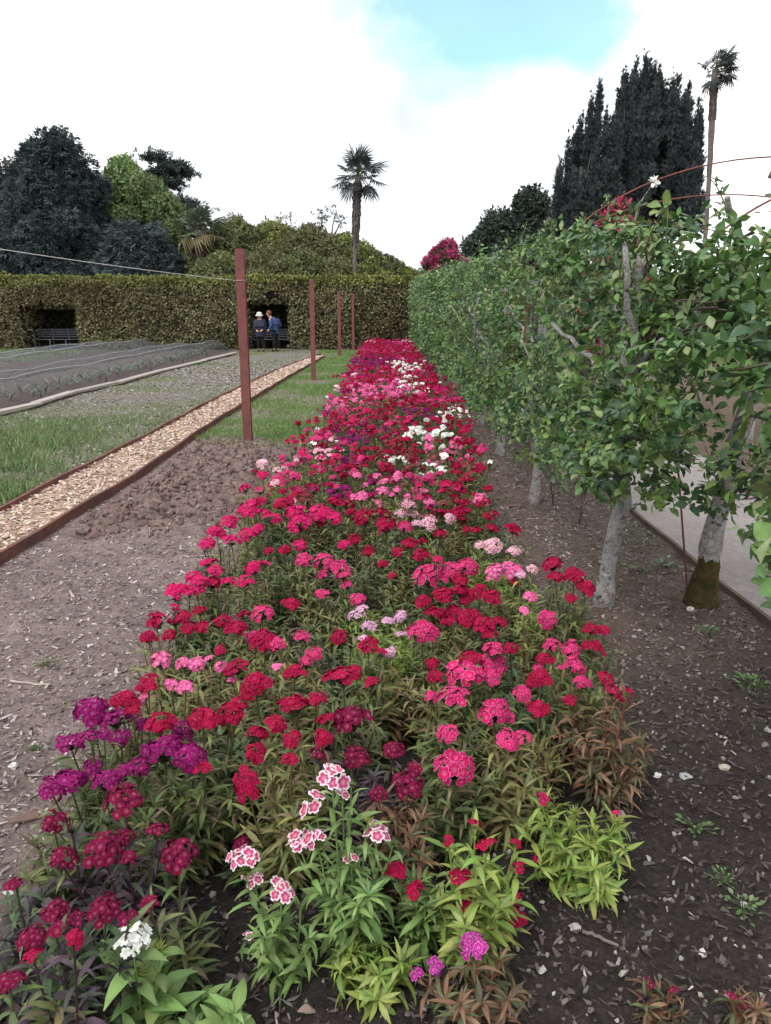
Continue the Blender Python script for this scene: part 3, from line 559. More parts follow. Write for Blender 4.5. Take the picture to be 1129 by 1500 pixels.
# ------------------------------------------------------------------ background trees
def limb_tube(g, a, b_, r0, r1, C, n=7, bend=.1, k=7):
    t = np.linspace(0, 1, k)[:, None]; a, b_ = np.asarray(a, float), np.asarray(b_, float); L_ = np.linalg.norm(b_ - a)
    P = a * (1 - t) + b_ * t + np.sin(t * np.pi) * rng.normal(size=3) * L_ * bend + rng.normal(size=(k, 3)) * L_ * .012 * (t > 0) * (t < 1); g.tube(P, r0 + (r1 - r0) * t[:, 0], n, C, wob=.08); return P
def conifer(px, Yd, pytop, half, label, P, n=5200, peaks=((0, 1.),), shape=1.0, size=.36, name='conifer_tree', droop=-.5, skirt=0.05, trunk=(.07, .05, .045)):
    top = at_y(px, pytop, Yd); x0, h = top[0], top[2]; T = thing(name, label, 'tree', (x0, Yd, 0))
    g = Geo(); g.tube(np.array([[x0, Yd, -.1], [x0 + .1, Yd, h * .5], [x0, Yd, h * .93]]), np.array([.5, .3, .05]) * half / 5 + .05, 9, trunk); g.build('trunk', M_DBARK, T)
    g = Geo()
    for b in range(26):
        a = U(0, 6.28); zb = h * U(.12, .8); rr = half * (1 - zb / h) ** .8 * .8; limb_tube(g, (x0, Yd, zb), (x0 + rr * math.cos(a), Yd + rr * math.sin(a), zb + rr * .1), .09, .02, trunk, 5)
    g.build('limb', M_DBARK, T)
    g = Geo(); nl = int(46 + half * 22)
    for k in range(nl):
        dx, hf = peaks[k % len(peaks)]; u = skirt + (1 - skirt) * (k / nl); H_ = h * hf; th = U(0, 6.28)
        prof_ = half * max(0., 1 - u ** 1.0) ** shape * min(1., .62 + u * 1.6); lr = U(.75, 1.1) * (.55 + .5 * prof_ / half); q = max(0, prof_ - lr * .75) * (.55 + .45 * rng.random()) ** .5
        c = np.array([x0 + dx * (u * .9 + .1) + q * math.cos(th), Yd + q * math.sin(th), u * (H_ - lr * .8) + .3]); m_ = int(n / nl * (lr / .9) ** 2); s_ = rdir(m_)
        Pp = c + s_ * (lr * (.62 + .46 * rng.random(m_)))[:, None] * np.array([1, 1, 1.15]); Pp[:, 2] = np.clip(Pp[:, 2], .2, h + .1); d = nrm(s_ * [1, 1, .5] + rdir(m_) * .5 + np.array([0, 0, droop]))
        g.inst(SPRAY[k % 3], basis(d, s_ + rdir(m_) * .4) * (size * U(.6, 1.3, m_))[:, None, None], Pp, pal(P, m_, .22) * U(.8, 1.2))
    g.build('crown', M_FAR, T); return T
DK = [(.050, .072, .078), (.064, .088, .092), (.080, .104, .108), (.040, .057, .064)]
conifer(78, 46, 190, 4.6, 'huge dark blue green conifer with rounded top behind the hedge at left', DK, n=26000, peaks=((-.5, .99), (.3, 1.0), (-1.0, .93), (1.0, .92)), shape=.5)
conifer(5, 52, 212, 3.4, 'dark conifer half hidden behind the huge one at the left edge', DK, n=9000, peaks=((-1.2, 1.), (-.2, .9)), shape=.6)
conifer(205, 41, 330, 3.0, 'low dark spreading conifer beside the huge conifer, above the hedge', DK, n=10000, peaks=((-.8, 1.), (.6, .95)), shape=.5)
def bushy(px, Yd, pytop, half, label, P, n=3000, name='leafy_tree', zc=.62, vr=.40, lumps=16, size=.5, tm=None, trunkc=(.09, .07, .06), gap=.0, cat='tree', tr=.16, blossom=None, nb=0):
    top = at_y(px, pytop, Yd); x0, h = top[0], top[2]; T = thing(name, label, cat, (x0, Yd, 0)); tm = tm or WHORL
    base = 0.0; g = Geo(); fork = np.array([x0, Yd, h * (zc - vr * .6)]); limb_tube(g, (x0, Yd, -.1), fork, tr, tr * .7, trunkc); g.build('trunk', M_DBARK, T)
    cents = []; gl_ = Geo(); gc = Geo(); gb = Geo()
    for k in range(lumps):
        a = rdir(1)[0] * rng.random() ** .33; c = np.array([x0 + a[0] * half * .72, Yd + a[1] * half * .72, h * zc + a[2] * h * vr * .72]); lr = half * U(.26, .42)
        if cat == 'shrub' and lumps > 20:
            ga = k * 2.39996; zf = 1 - (k + .5) / lumps; a = np.array([math.cos(ga) * math.sqrt(1 - zf * zf), math.sin(ga) * math.sqrt(1 - zf * zf), zf]); lr = half * U(.22, .3); q_ = 1; c = np.array([x0 + a[0] * half * .85, Yd + a[1] * half * .85, .4 + a[2] * (h - .4 - lr * .9) * q_])
        if k == 0: c = np.array([x0, Yd, h - lr * .8])
        limb_tube(gl_, fork, c, tr * .45, .02, trunkc, 5)
        m_ = int(n * 2.2) // lumps; s_ = rdir(m_); keep = s_[:, 2] > -.75; s_ = s_[keep]; m_ = len(s_)
        rr = lr * (.72 + .36 * rng.random(m_)); Pp = c + s_ * rr[:, None] * np.array([1, 1, min(1., h * vr / half * 1.1)])
        Pp[:, 2] = np.maximum(Pp[:, 2], .15)
        g_ = gc; d = nrm(s_ + rdir(m_) * .8); cc = pal(P, m_, .22) * U(.78, 1.22)
        gc.inst(tm[k % len(tm)], basis(d, s_ + rdir(m_) * .5) * (size * .68 * U(.6, 1.25, m_))[:, None, None], Pp, cc)
        if blossom is not None:
            q = nb // lumps; s_ = rdir(q); s_[:, 2] = np.abs(s_[:, 2]); gb.inst(WHORL[k % 3], basis(s_, rdir(q)) * (size * U(.4, .8, q))[:, None, None], c + s_ * lr * 1.05, pal(blossom, q))
    gl_.build('limb', M_DBARK, T); gc.build('crown', M_FAR, T)
    if blossom is not None: gb.build('blossom', M_PETAL, T)
    return T
LG = [(.14, .21, .08), (.18, .25, .10), (.11, .17, .07)]
bushy(180, 50, 235, 3.1, 'light green leafy tree between huge conifer and the ragged pine', LG, n=3400, lumps=22, zc=.6, vr=.42, size=.55)
bushy(215, 47, 262, 2.6, 'mid green leafy tree standing in front of the ragged pine', [(.11, .16, .065), (.14, .19, .08)], n=2600, lumps=18, zc=.55, vr=.46, size=.5)
bushy(255, 44, 330, 2.6, 'low green tree filling the space beside the short shaggy palm', [(.085, .115, .045), (.105, .14, .055)], n=2600, lumps=18, zc=.52, vr=.5, size=.5)
# ragged pine: flat layered pads
T = thing('pine_tree', 'ragged dark pine with layered pads standing behind the light green tree', 'tree', (at_y(238, 224, 60)[0], 60, 0)); tp = at_y(238, 224, 60)
g = Geo(); g.tube([[tp[0], 60, -.1], [tp[0] + .2, 60, tp[2] * .6], [tp[0], 60, tp[2] - .5]], [.35, .25, .08], 8, (.10, .07, .06)); g.build('trunk', M_DBARK, T); g = Geo(); gl_ = Geo()
for k in range(17):
    z = tp[2] - .3 - k * .33 + U(-.2, .2); c = np.array([tp[0] + U(-1.3, 1.9) * (.5 + k * .05), 60 + U(-1.2, 1.2), z]); limb_tube(gl_, (tp[0], 60, z - .6), c, .08, .02, (.08, .06, .05), 5)
    m_ = 120; Pp = c + rng.normal(size=(m_, 3)) * [.55, .55, .16]; g.inst(SPRAY[k % 3], basis(nrm(rdir(m_) + [0, 0, .5]), rdir(m_) + [0, 0, 1]) * (.45 * U(.6, 1.2, m_))[:, None, None], Pp, pal([(.04, .055, .055), (.055, .07, .064)], m_))
gl_.build('limb', M_DBARK, T); g.build('crown', M_FAR, T)
# rhododendron bank
RH = [[(.12, .14, .06), (.15, .165, .065), (.10, .115, .05)], [(.16, .18, .055), (.19, .205, .065), (.12, .14, .05)], [(.12, .125, .065), (.145, .145, .07), (.16, .155, .07)]]
rh = [(345, 42, 321, 3.0, 0, 'broad olive rhododendron directly right of the short shaggy palm'), (400, 43, 325, 3.2, 1, 'yellow green rhododendron at the crest of the bank'), (455, 42, 333, 3.0, 2, 'grey olive rhododendron at the crest, left of the tall palm trunk'),
      (505, 43, 345, 2.8, 1, 'rounded olive rhododendron behind the tall palm trunk'), (545, 43, 368, 2.6, 0, 'low rhododendron at the falling right end of the bank'), (580, 43, 388, 2.3, 1, 'lower rhododendron next to last at the right end of the bank'), (606, 43.5, 400, 2.0, 2, 'lowest rhododendron where the bank meets the apple trees'),
      (390, 38.5, 366, 2.3, 2, 'dark low rhododendron above the hedge, behind the nearest post'), (445, 38.5, 370, 2.3, 0, 'low olive rhododendron above the hedge, behind the second post'), (495, 38.5, 378, 2.0, 2, 'low rhododendron directly left of the pale palm trunk'), (545, 39, 392, 1.9, 1, 'low yellowish rhododendron directly right of the pale palm trunk'), (325, 38.5, 372, 2.2, 0, 'low green rhododendron under the short shaggy palm')]
for (px, Yd, pt, hf, pi_, lab) in rh: bushy(px, Yd, pt, hf, lab, RH[pi_], n=6200, lumps=64, zc=.5, vr=.52, size=.34, name='rhododendron', cat='shrub', tr=.12)
def wispy(px, Yd, pt, half, label):
    top = at_y(px, pt, Yd); T = thing('bare_tree', label, 'tree', (top[0], Yd, 0)); g = Geo(); gc = Geo(); f = np.array([top[0], Yd, top[2] - 1.8]); limb_tube(g, (top[0], Yd, -.1), f, .15, .09, (.08, .07, .065)); g.build('trunk', M_DBARK, T); g = Geo()
    for k in range(8):
        e_ = f + np.array([U(-half, half), U(-half, half), U(.5, 1.8)]); limb_tube(g, f, e_, .05, .015, (.07, .06, .06), 5); m_ = 10; gc.inst(SPRAY[k % 3], basis(rdir(m_), rdir(m_)) * (.3 * U(.5, 1.1, m_))[:, None, None], e_ + rng.normal(size=(m_, 3)) * .22, pal([(.05, .06, .045), (.07, .075, .05)], m_))
    g.build('limb', M_DBARK, T); gc.build('crown', M_FAR, T)
wispy(424, 58, 316, 1.5, 'small thin dark tree top showing above the crest of the rhododendron bank'); wispy(484, 50, 308, 1.1, 'thin sparse tree with airy twigs just left of the tall palm')
# right hand background
bushy(640, 52, 372, 1.9, 'pale grey green tree behind the pink rhododendron', [(.09, .12, .075), (.11, .14, .09)], n=1600, lumps=16, size=.45, zc=.6)
bushy(655, 37, 356, 1.6, 'pink flowering rhododendron showing above the far apple trees', [(.06, .085, .035)], n=2400, lumps=26, size=.3, zc=.6, vr=.42, name='rhododendron', cat='shrub', blossom=[(.45, .04, .17), (.55, .09, .25), (.38, .03, .14)], nb=2600)
bushy(778, 41, 280, 3.0, 'dark leafy tree between pink rhododendron and the cypresses', [(.045, .065, .048), (.058, .078, .055), (.034, .048, .04)], n=4200, lumps=26, zc=.55, vr=.46, size=.5)
bushy(722, 44, 322, 2.9, 'low dark tree sloping down towards the pink rhododendron', [(.045, .065, .048), (.056, .075, .055)], n=3000, lumps=20, zc=.55, vr=.46, size=.45)
CY = [(.045, .056, .061), (.056, .068, .072), (.035, .044, .051), (.070, .081, .083)]
def cypress(label, Yd, spires, fill, P, seed):
    r = np.random.default_rng(seed); x0 = np.mean([at_y(a[0], a[1], Yd)[0] for a in spires]); T = thing('cypress_tree', label, 'tree', (x0, Yd, 0), 'cypress trees'); g = Geo(); h = at_y(spires[0][0], spires[0][1], Yd)[2]
    g.tube([[x0, Yd, -.1], [x0, Yd, h * .4], [x0, Yd, h * .7]], [.4, .25, .08], 9, (.08, .065, .06)); g.build('trunk', M_DBARK, T); g = Geo(); gl_ = Geo()
    def spire(px, pt, hw, pb, yo, dens, size):
        tp = at_y(px, pt, Yd); zb = at_y(px, pb, Yd)[2]; rad = hw / F * Yd; ht = tp[2] - zb
        limb_tube(gl_, (tp[0], Yd + yo, zb), (tp[0], Yd + yo, tp[2] - .25), .05, .012, (.11, .10, .10), 5, .01)
        n_ = max(4, int(ht / .20)); off = np.cumsum(r.normal(size=n_) * .03)                       # small upright tufts stacked up the stem
        for q in range(n_):
            t = (q + r.uniform(0, 1)) / n_; w_ = rad * 1.28 * (1 - t ** 5) * min(1, .4 + t * 4) * r.uniform(.55, 1.25) + .03; a = r.uniform(0, 6.28); c = np.array([tp[0] + w_ * .5 * math.cos(a), Yd + yo + w_ * .5 * math.sin(a), zb + t * ht]); m_ = int(26 * dens * (.4 + w_ / rad)); aa = r.uniform(0, 6.28, m_); q_ = w_ * .62 * r.random(m_) ** .5
            Pp = c + np.stack([q_ * np.cos(aa), q_ * np.sin(aa), r.normal(size=m_) * .16], -1); d = nrm(np.stack([np.cos(aa) * .35, np.sin(aa) * .35, np.ones(m_)], -1) + r.normal(size=(m_, 3)) * .22)
            g.inst(PLUME[q % 3], basis(d, rdir(m_)) * (size * U(.6, 1.4, m_))[:, None, None], Pp, pal(P, m_, .25) * r.uniform(.8, 1.25))
    for (px, pt, hw) in spires: spire(px, pt, hw, 335, r.uniform(-.8, .8), 1.0, .17)
    px_ = np.array([a[0] for a in spires], float); o_ = np.argsort(px_); py_ = np.array([a[1] for a in spires], float)
    for k in range(fill[0]):
        px = r.uniform(px_.min() + 2, px_.max() - 2); pt = np.interp(px, px_[o_], py_[o_]) + fill[1] + 110 * r.random() ** 1.5; spire(px, pt, r.uniform(6, 10), min(345, pt + r.uniform(90, 170)), r.uniform(-1.6, 1.6), 1.0, .19)
    gl_.build('limb', M_DBARK, T); g.build('crown', M_FAR, T)
cypress('narrow feathery dark cypress, the smaller of the two, with gaps', 36, [(882, 121, 5), (871, 140, 5), (889, 166, 3), (858, 168, 6), (845, 197, 6), (834, 207, 6), (823, 238, 6), (816, 254, 4), (877, 128, 3.5), (864, 152, 5), (851, 182, 5)], (20, 38), CY, 5)
cypress('broad dense dark cypress beside the windblown palm', 36.5, [(944, 91, 7), (907, 140, 5), (914, 111, 6), (924, 98, 7), (933, 106, 6), (954, 107, 7), (966, 103, 8), (976, 112, 7), (988, 128, 7), (998, 134, 7), (1008, 148, 7), (1017, 164, 6), (1021, 188, 5), (939, 96, 6), (949, 96, 6), (960, 104, 6), (919, 104, 6), (971, 110, 6), (982, 118, 6), (993, 130, 6), (1003, 142, 6)], (64, 16), CY, 6)
# ---- palms with fan leaves
def frond_mesh(seed, C, blades_=18, bend=.5, skew=0.0):
    r = np.random.default_rng(seed); g = Geo(); g.tube([[0, 0, 0], [0, .3, .03], [0, .55, .0]], [.02, .016, .012], 5, (.12, .13, .06))
    for k in range(blades_):
        a = (k / (blades_ - 1) - .5) * 4.0 + skew; l = .55 * (1 - .25 * abs(a) / 2) * r.uniform(.85, 1.1); d = np.array([math.sin(a), math.cos(a), 0]); s = np.array([math.cos(a), -math.sin(a), 0]) * .028; o = np.array([0, .55, 0])
        q = o + d * l * .6 + [0, 0, -.05 * bend]; tpp = o + d * l + [0, 0, -.22 * bend * r.uniform(.5, 1.5)]
        g.add([o, q + s, tpp, q - s], None, [[0, 1, 2, 3]], np.array(C) * r.uniform(.75, 1.25))
    return g.mesh('frond', M_FAR)
def palm(px, Yd, pytop, crown_r, label, trunk_pts, radii, nfr, seeds, wind=(0, 0), C=(.06, .075, .045), dead=0, shag=(0, 0)):
    top = at_y(px, pytop, Yd); T = thing('fan_palm', label, 'palm', (top[0], Yd, 0), 'fan palms'); g = Geo(); P = np.array([at_y(a, b_, Yd) for a, b_ in trunk_pts]); P = np.vstack([[P[0][0], Yd, -.1], P]); P = resamp(P, 26); rr = np.interp(np.linspace(0, 1, 26), np.linspace(0, 1, len(radii)), radii)
    g.tube(P, rr, 9, (.15, .125, .115), wob=.12); g.build('trunk', M_DBARK, T); hub = P[-1]
    if shag[1] > shag[0]:
        g = Geo(); m_ = 700; t = U(shag[0], shag[1], m_); c = np.stack([np.interp(t, np.linspace(0, 1, 26), P[:, k]) for k in range(3)], -1); a = U(0, 6.28, m_); rad = np.interp(t, np.linspace(0, 1, 26), rr)
        o_ = np.stack([np.cos(a), np.sin(a), 0 * a], -1); g.inst(DIA, basis(nrm(o_ * .35 + [0, 0, -1] + rdir(m_) * .2), o_) * (U(.15, .3, m_) * min(1., rr.max() * 5))[:, None, None] * np.array([.5, 1, 1]), c + o_ * rad[:, None] * .95, pal([(.12, .10, .09), (.085, .07, .065), (.17, .14, .12)], m_)); g.build('fibre_skirt', M_DBARK, T)
    ms = [frond_mesh(s, C, bend=b) for s, b in zip(seeds, (.3, .7, 1.2, .5))]; dm = frond_mesh(99, (.19, .155, .085), bend=2.0)
    for k in range(nfr):
        o = put('frond', dm if k >= nfr - dead else ms[k % 4], T); a = k * 2.4 + U(-.3, .3); el = R(80 - 130 * (k / nfr) + U(-12, 12)); d = np.array([math.cos(a) * math.cos(el) + wind[0], math.sin(a) * math.cos(el) + wind[1], math.sin(el)]); 
        if k >= nfr - dead: d = np.array([math.cos(a) * .9, math.sin(a) * .9, U(-.9, -.15)])
        Bm = basis(d[None], np.array([[0, 0, 1.]]) + rdir(1) * .25)[0]; s = crown_r * U(.8, 1.1); m4 = Matrix(Bm.tolist()).to_4x4(); m4 = Matrix.Translation(Vector(hub - np.array([top[0], Yd, 0]))) @ m4 @ Matrix.Diagonal((s, s, s, 1)); o.matrix_local = m4
palm(524, 37.5, 222, 1.35, 'tall slim palm with grey pale trunk rising behind the hedge', [(519, 440), (520, 380), (522, 330), (523, 300), (525, 258)], [.085, .085, .095, .11, .17, .13], 30, (1, 2, 3, 4), wind=(.05, 0), C=(.055, .066, .062), shag=(.62, .97))
palm(293, 40, 306, 1.45, 'short shaggy palm with yellowing skirt left of the rhododendron bank', [(293, 430), (293, 390), (294, 338)], [.2, .24, .26], 30, (5, 6, 7, 8), C=(.09, .115, .075), dead=8, shag=(.35, .98))
palm(1050, 27, 78, .85, 'tall windblown palm at upper right with thin bare trunk', [(1034, 330), (1037, 275), (1041, 200), (1044, 150), (1046, 103)], [.06, .065, .07, .075, .10, .10], 28, (11, 12, 13, 14), wind=(.75, .1), C=(.05, .058, .062), shag=(.85, .97))
# ------------------------------------------------------------------ trained apple trees, hoops
AP = [(.070, .148, .040), (.092, .178, .046), (.055, .115, .042), (.13, .21, .055), (.045, .092, .045)]
def whorls(g, P, lo, ls, n_per=6, C=AP, out=None):
    """rosettes of leaves at spur points P"""
    n = len(P); k = n_per; Pp = np.repeat(P, k, 0); m_ = n * k
    ax = nrm(rdir(n) * .8 + (out if out is not None else 0) + np.array([0, 0, .55])); axr = np.repeat(ax, k, 0); s = rdir(m_); s = nrm(s - (s * axr).sum(1, keepdims=True) * axr); up = U(-.35, .8, m_)[:, None]
    d = nrm(s + axr * up); nm = nrm(axr * .9 - s * .2 + np.array([0, 0, .35]) + rdir(m_) * .35); sz = ls * (.35 + .85 * rng.random(m_) ** .7); cc = np.repeat(pal(C, n, .18), k, 0) * (1 + U(-.15, .15, (m_, 1)))
    yng = rng.random(m_) < .12; cc[yng] = pal([(.16, .21, .09), (.19, .23, .10)], yng.sum()); base = Pp + d * (sz * .35)[:, None] + rng.normal(size=(m_, 3)) * .008
    tms = APPLE_LO if lo else APPLE; w_ = rng.integers(0, len(tms), m_)
    for q, tm in enumerate(tms):
        s_ = w_ == q; g.inst(tm, basis(d[s_], nm[s_]) * sz[s_][:, None, None], base[s_], cc[s_])
def apple(bx, by, trunk, limbs, regions, label, lo=False, ls=.062, moss=False, tr=.05):
    T = thing('apple_tree', label, 'tree', (bx, by, 0), 'trained apple trees beside the flower bed'); g = Geo(); P = resamp(np.array(trunk), 16); P += rng.normal(size=P.shape) * .006 * np.array([1, 1, 0]); n_ = len(P)
    t = np.linspace(0, 1, n_); rr = tr * (1.0 - .3 * t) * (1 + .10 * rng.normal(size=n_)) * (1 + .5 * np.exp(-t * 14)); g.tube(P, rr, 12, (.38, .362, .355), wob=.08); trk = g.build('trunk', M_BARK, T)
    if moss:
        gm = Geo(); k = 7; tt = np.linspace(0, .17, 9); Pm = np.stack([np.interp(tt, t, P[:, c]) for c in range(3)], -1); rm_ = np.interp(tt, t, rr) * 1.0 + .018 * (1 - (tt / .17) ** 2) + .006; rm_[-1] = np.interp(tt[-1], t, rr) * .96
        gm.tube(Pm, rm_, 22, (.085, .060, .028), cap=False, wob=.05); vm = gm.V[0]; vm[-22:, 2] += U(-.022, .022, 22); vm[-44:-22, 2] += U(-.01, .01, 22); gm.build('moss', M_MOSS, trk)
    gl_ = Geo(); pts = []
    for (a, b_, r0) in limbs:
        gg = Geo(); q = limb_tube(gg, a, b_, r0, r0 * .45, (.33, .315, .31), 8, .06, 9); gg.build('limb', M_BARK, T)
    gc = Geo(); gt = Geo()
    for (lo_, hi_, n, gapf) in regions:
        lo_, hi_ = np.array(lo_), np.array(hi_); P_ = lo_ + (hi_ - lo_) * rng.random((n * 2, 3)); q = fbm(P_[:, 1] * 1.0 + P_[:, 0] * .6, P_[:, 2] * 1.2 + P_[:, 0], 3.2, 90, 3); P_ = P_[q > np.quantile(q, .52 if gapf else .0)][:n]
        # rounded envelope
        c = (lo_ + hi_) / 2; hl = (hi_ - lo_) / 2; u = np.abs((P_ - c) / hl); keep = (u ** 4).sum(1) < 1.25 + .3 * rng.random(len(P_)); P_ = P_[keep]
        whorls(gc, P_, lo, ls, 6, out=nrm((P_ - c) * [1, .2, .3] + 1e-6) * .6)
        # twigs from the middle of the region to some rosettes
        for p_ in P_[: len(P_) if n < 40 else max(4, len(P_) // (30 if lo else 12))]: limb_tube(gc, c + (p_ - c) * [.2, .6, .5], p_, .006, .002, (.13, .10, .08), 4, .08, 5)
        # upright new shoots on the top edge
        if hi_[2] > 1.7:
            for q in range(7 if not lo else 5):
                b0 = np.array([U(lo_[0] + .1, hi_[0] - .05), U(lo_[1], hi_[1]), hi_[2] - U(.05, .25)]); e_ = b0 + [U(-.08, .08), U(-.1, .1), U(.10, .26)]; limb_tube(gc, b0, e_, .004, .002, (.14, .15, .07), 4, .04, 5)
                tt = np.linspace(.1, 1, 6)[:, None]; whorls(gc, b0 + (e_ - b0) * tt, lo, ls * .9, 3)
    gc.build('crown', M_APPLE, T)
    return T
def rowx(y): return 1.27 + max(0, (y - 6)) * .021
# nearest trees, their crowns reach in at the right edge
apple(1.62, 1.75, [(1.62, 1.75, -.05), (1.6, 1.75, .6), (1.55, 1.7, 1.5), (1.5, 1.7, 2.2)], [((1.55, 1.7, 1.2), (1.0, 1.9, 1.5), .025), ((1.55, 1.7, 1.6), (1.1, 2.3, 2.0), .025), ((1.5, 1.7, 2.0), (1.35, 2.9, 2.5), .022), ((1.6, 1.75, .9), (.75, 1.2, 1.1), .012)],
      [((.98, 1.45, 1.25), (1.5, 2.3, 1.78), 150, 0), ((.76, 1.2, .96), (1.1, 1.65, 1.3), 38, 0), ((1.12, 1.75, .95), (1.7, 2.4, 1.4), 110, 0), ((1.45, 2.6, 2.1), (1.75, 3.0, 2.5), 20, 0)], 'apple tree at the right edge, its leafy branches hanging nearest the viewer', ls=.064)
apple(1.76, 3.95, [(1.80, 3.95, -.05), (1.82, 3.95, .35), (1.87, 3.93, .85), (1.92, 3.92, 1.2), (2.02, 3.9, 1.55), (2.05, 3.9, 1.9)],
      [((1.98, 3.9, 1.45), (1.62, 3.75, 1.42), .03), ((1.62, 3.75, 1.42), (1.45, 3.6, 1.62), .024), ((2.02, 3.9, 1.6), (1.5, 3.5, 2.1), .028), ((2.04, 3.9, 1.8), (2.2, 3.6, 2.3), .025), ((1.9, 3.92, 1.1), (2.2, 3.5, 1.0), .018)],
      [((1.12, 2.5, 1.42), (2.0, 3.9, 1.92), 560, 1), ((1.45, 2.6, .70), (2.2, 3.5, 1.04), 260, 0), ((1.45, 3.1, 1.28), (1.85, 3.7, 1.6), 90, 0), ((1.0, 2.75, 1.05), (1.2, 3.3, 1.5), 60, 0)], 'apple tree with thick leaning trunk and brown moss round its foot', moss=True, ls=.058, tr=.056)
apple(1.25, 3.95, [(1.24, 3.95, -.05), (1.26, 3.95, .25), (1.31, 3.95, .6), (1.30, 3.95, .75), (1.28, 3.95, 1.3), (1.3, 3.95, 1.9)],
      [((1.3, 3.95, .72), (1.1, 3.5, .95), .025), ((1.3, 3.95, .75), (1.35, 4.6, 1.1), .025), ((1.28, 3.95, 1.2), (1.2, 3.3, 1.5), .022), ((1.28, 3.95, 1.4), (1.3, 4.7, 1.8), .02), ((1.28, 3.95, 1.05), (1.02, 3.35, 1.9), .026), ((1.3, 3.95, 1.2), (1.0, 4.6, 1.55), .024)],
      [((1.0, 3.3, 1.1), (1.6, 5.1, 2.06), 640, 1), ((.98, 3.1, .72), (1.5, 4.2, 1.25), 330, 0), ((1.0, 4.2, .58), (1.5, 5.1, 1.2), 230, 0)], 'apple tree with slim pale trunk, third from the right, just left of the mossy one', ls=.057, tr=.044)
ys_ = [6.2, 8.5, 10.7, 13.3, 16.3, 19.2, 22.2, 25.2, 28.2, 31.0]
labs = ['apple tree whose pale trunk stands beside a thin red stake at mid row', 'apple tree with short knobbly trunk, just beyond the thin red stake', 'apple tree with small pale trunk behind the white flowers at bed edge', 'apple tree with thin whitish trunk, level with the white flower patch', 'apple tree with slender whitish trunk showing under its leaves halfway along the row',
        'apple tree beyond the halfway point, thin trunk, sixth from the hedge', 'apple tree far down the row, fifth from the hedge', 'apple tree far down the row, fourth from the hedge', 'apple tree almost at the row\'s end, third from the hedge', 'apple tree ending the row close to the clipped hedge']
labs = labs[:6] + ['apple tree far down the row, fourth from the clipped hedge', 'apple tree far down the row, third from the clipped hedge', 'apple tree almost at the end of row, second from the clipped hedge', 'apple tree ending the row right against the clipped hedge']
labs[5] = 'apple tree beyond the halfway point, fifth from the clipped hedge'
for k, (y, lab) in enumerate(zip(ys_, labs)):
    x = rowx(y); tz = 2.15 + (y - 4) * .026; d = (ys_[k + 1] - y) / 2 + .15 if k < 9 else 1.5; d0_ = (y - (ys_[k - 1] if k else 4.4)) / 2 + .15; lo = y > 9
    xf = 1.0 - .0 * y if y < 8 else .97; n = 600 if not lo else (620 if y < 20 else 520); ls = .057 if y < 12 else .075 + .0022 * (y - 12); zb = .43 if y < 12 else .48; xu = 1.08 if y < 8 else xf
    apple(x, y, [(x, y, -.05), (x + U(-.04, .04), y, .3), (x + U(-.05, .05), y, .7), (x, y, 1.3), (x, y, tz - .4)],
          [((x, y, .65), (x - .15, y - d0_ * .8, .95), .024), ((x, y, .7), (x - .1, y + d * .8, 1.0), .024), ((x, y, 1.2), (x - .1, y - d0_ * .8, 1.5), .02), ((x, y, 1.25), (x - .1, y + d * .8, 1.6), .02), ((x, y, .9), (xu - .02, y - d0_ * .5, 1.75), .022), ((x, y, 1.0), (xu, y + d * .5, 1.7), .02)],
          [((xu, y - d0_, zb + .45), (x + .38, y + d, tz), n, 1), ((xf, y - d0_, zb), (x + .3, y + d, zb + .65), int(n * .6), 0), ((xf - .02, y - d0_, zb + .2), (xf + .25, y + d, tz - .1), int(n * .35), 0)], lab, lo=lo, ls=ls, tr=.045)
# row across the path
for k, y in enumerate((3.2, 6.4, 9.6, 13, 17, 21, 25.5, 30)):
    x = 4.75; apple(x, y, [(x, y, -.05), (x, y, .7), (x, y, 1.9)], [((x, y, .8), (x, y - 1.2, 1.1), .02), ((x, y, .8), (x, y + 1.2, 1.1), .02)], [((x - .35, y - 1.7, .6), (x + .35, y + 1.8, 2.2), 420, 1)],
          'apple tree in the row across the path, ' + ('glimpsed through gaps near the mossy trunk' if k < 2 else 'mostly hidden behind the nearer row'), lo=True, ls=.085)
# hoops
for k, y in enumerate((1.7, 3.95, 6.1, 6.95, 9.0, 11.4, 14)):
    g = Geo(); x0, x1 = (1.42 if k < 2 else 1.12, 4.9); c = (x0 + x1) / 2 + .0; a = (x1 - x0) / 2; t = np.linspace(0, np.pi, 40); zt = (2.3, 2.42, 2.74, 2.6)[min(k, 3)]
    P = np.concatenate([[[x0 + .33, y, -.1], [x0 + .18, y, .75]], np.stack([c - a * np.cos(t), np.full(40, y) + .05 * np.sin(t * 2 + k), 1.45 + (zt - 1.45) * np.sin(t) ** .9], -1), [[x1 - .18, y, .75], [x1 - .33, y, -.1]]])
    g.tube(P, .0058, 7, (.17, .062, .05)); tag(g.build('arch_hoop', M_RUST), ['rusty rod hoop nearest the viewer, arching out of the right edge', 'thin rusty rod hoop whose leg stands between the two nearest apple trunks', 'rusty rod hoop arching highest against the white sky by the windblown palm', 'rusty rod hoop dipping below the cypress just above the apple leaves'][k] if k < 4 else 'thin rusty rod hoop mostly hidden in apple foliage', 'hoop', 'rod hoops arching over the path')
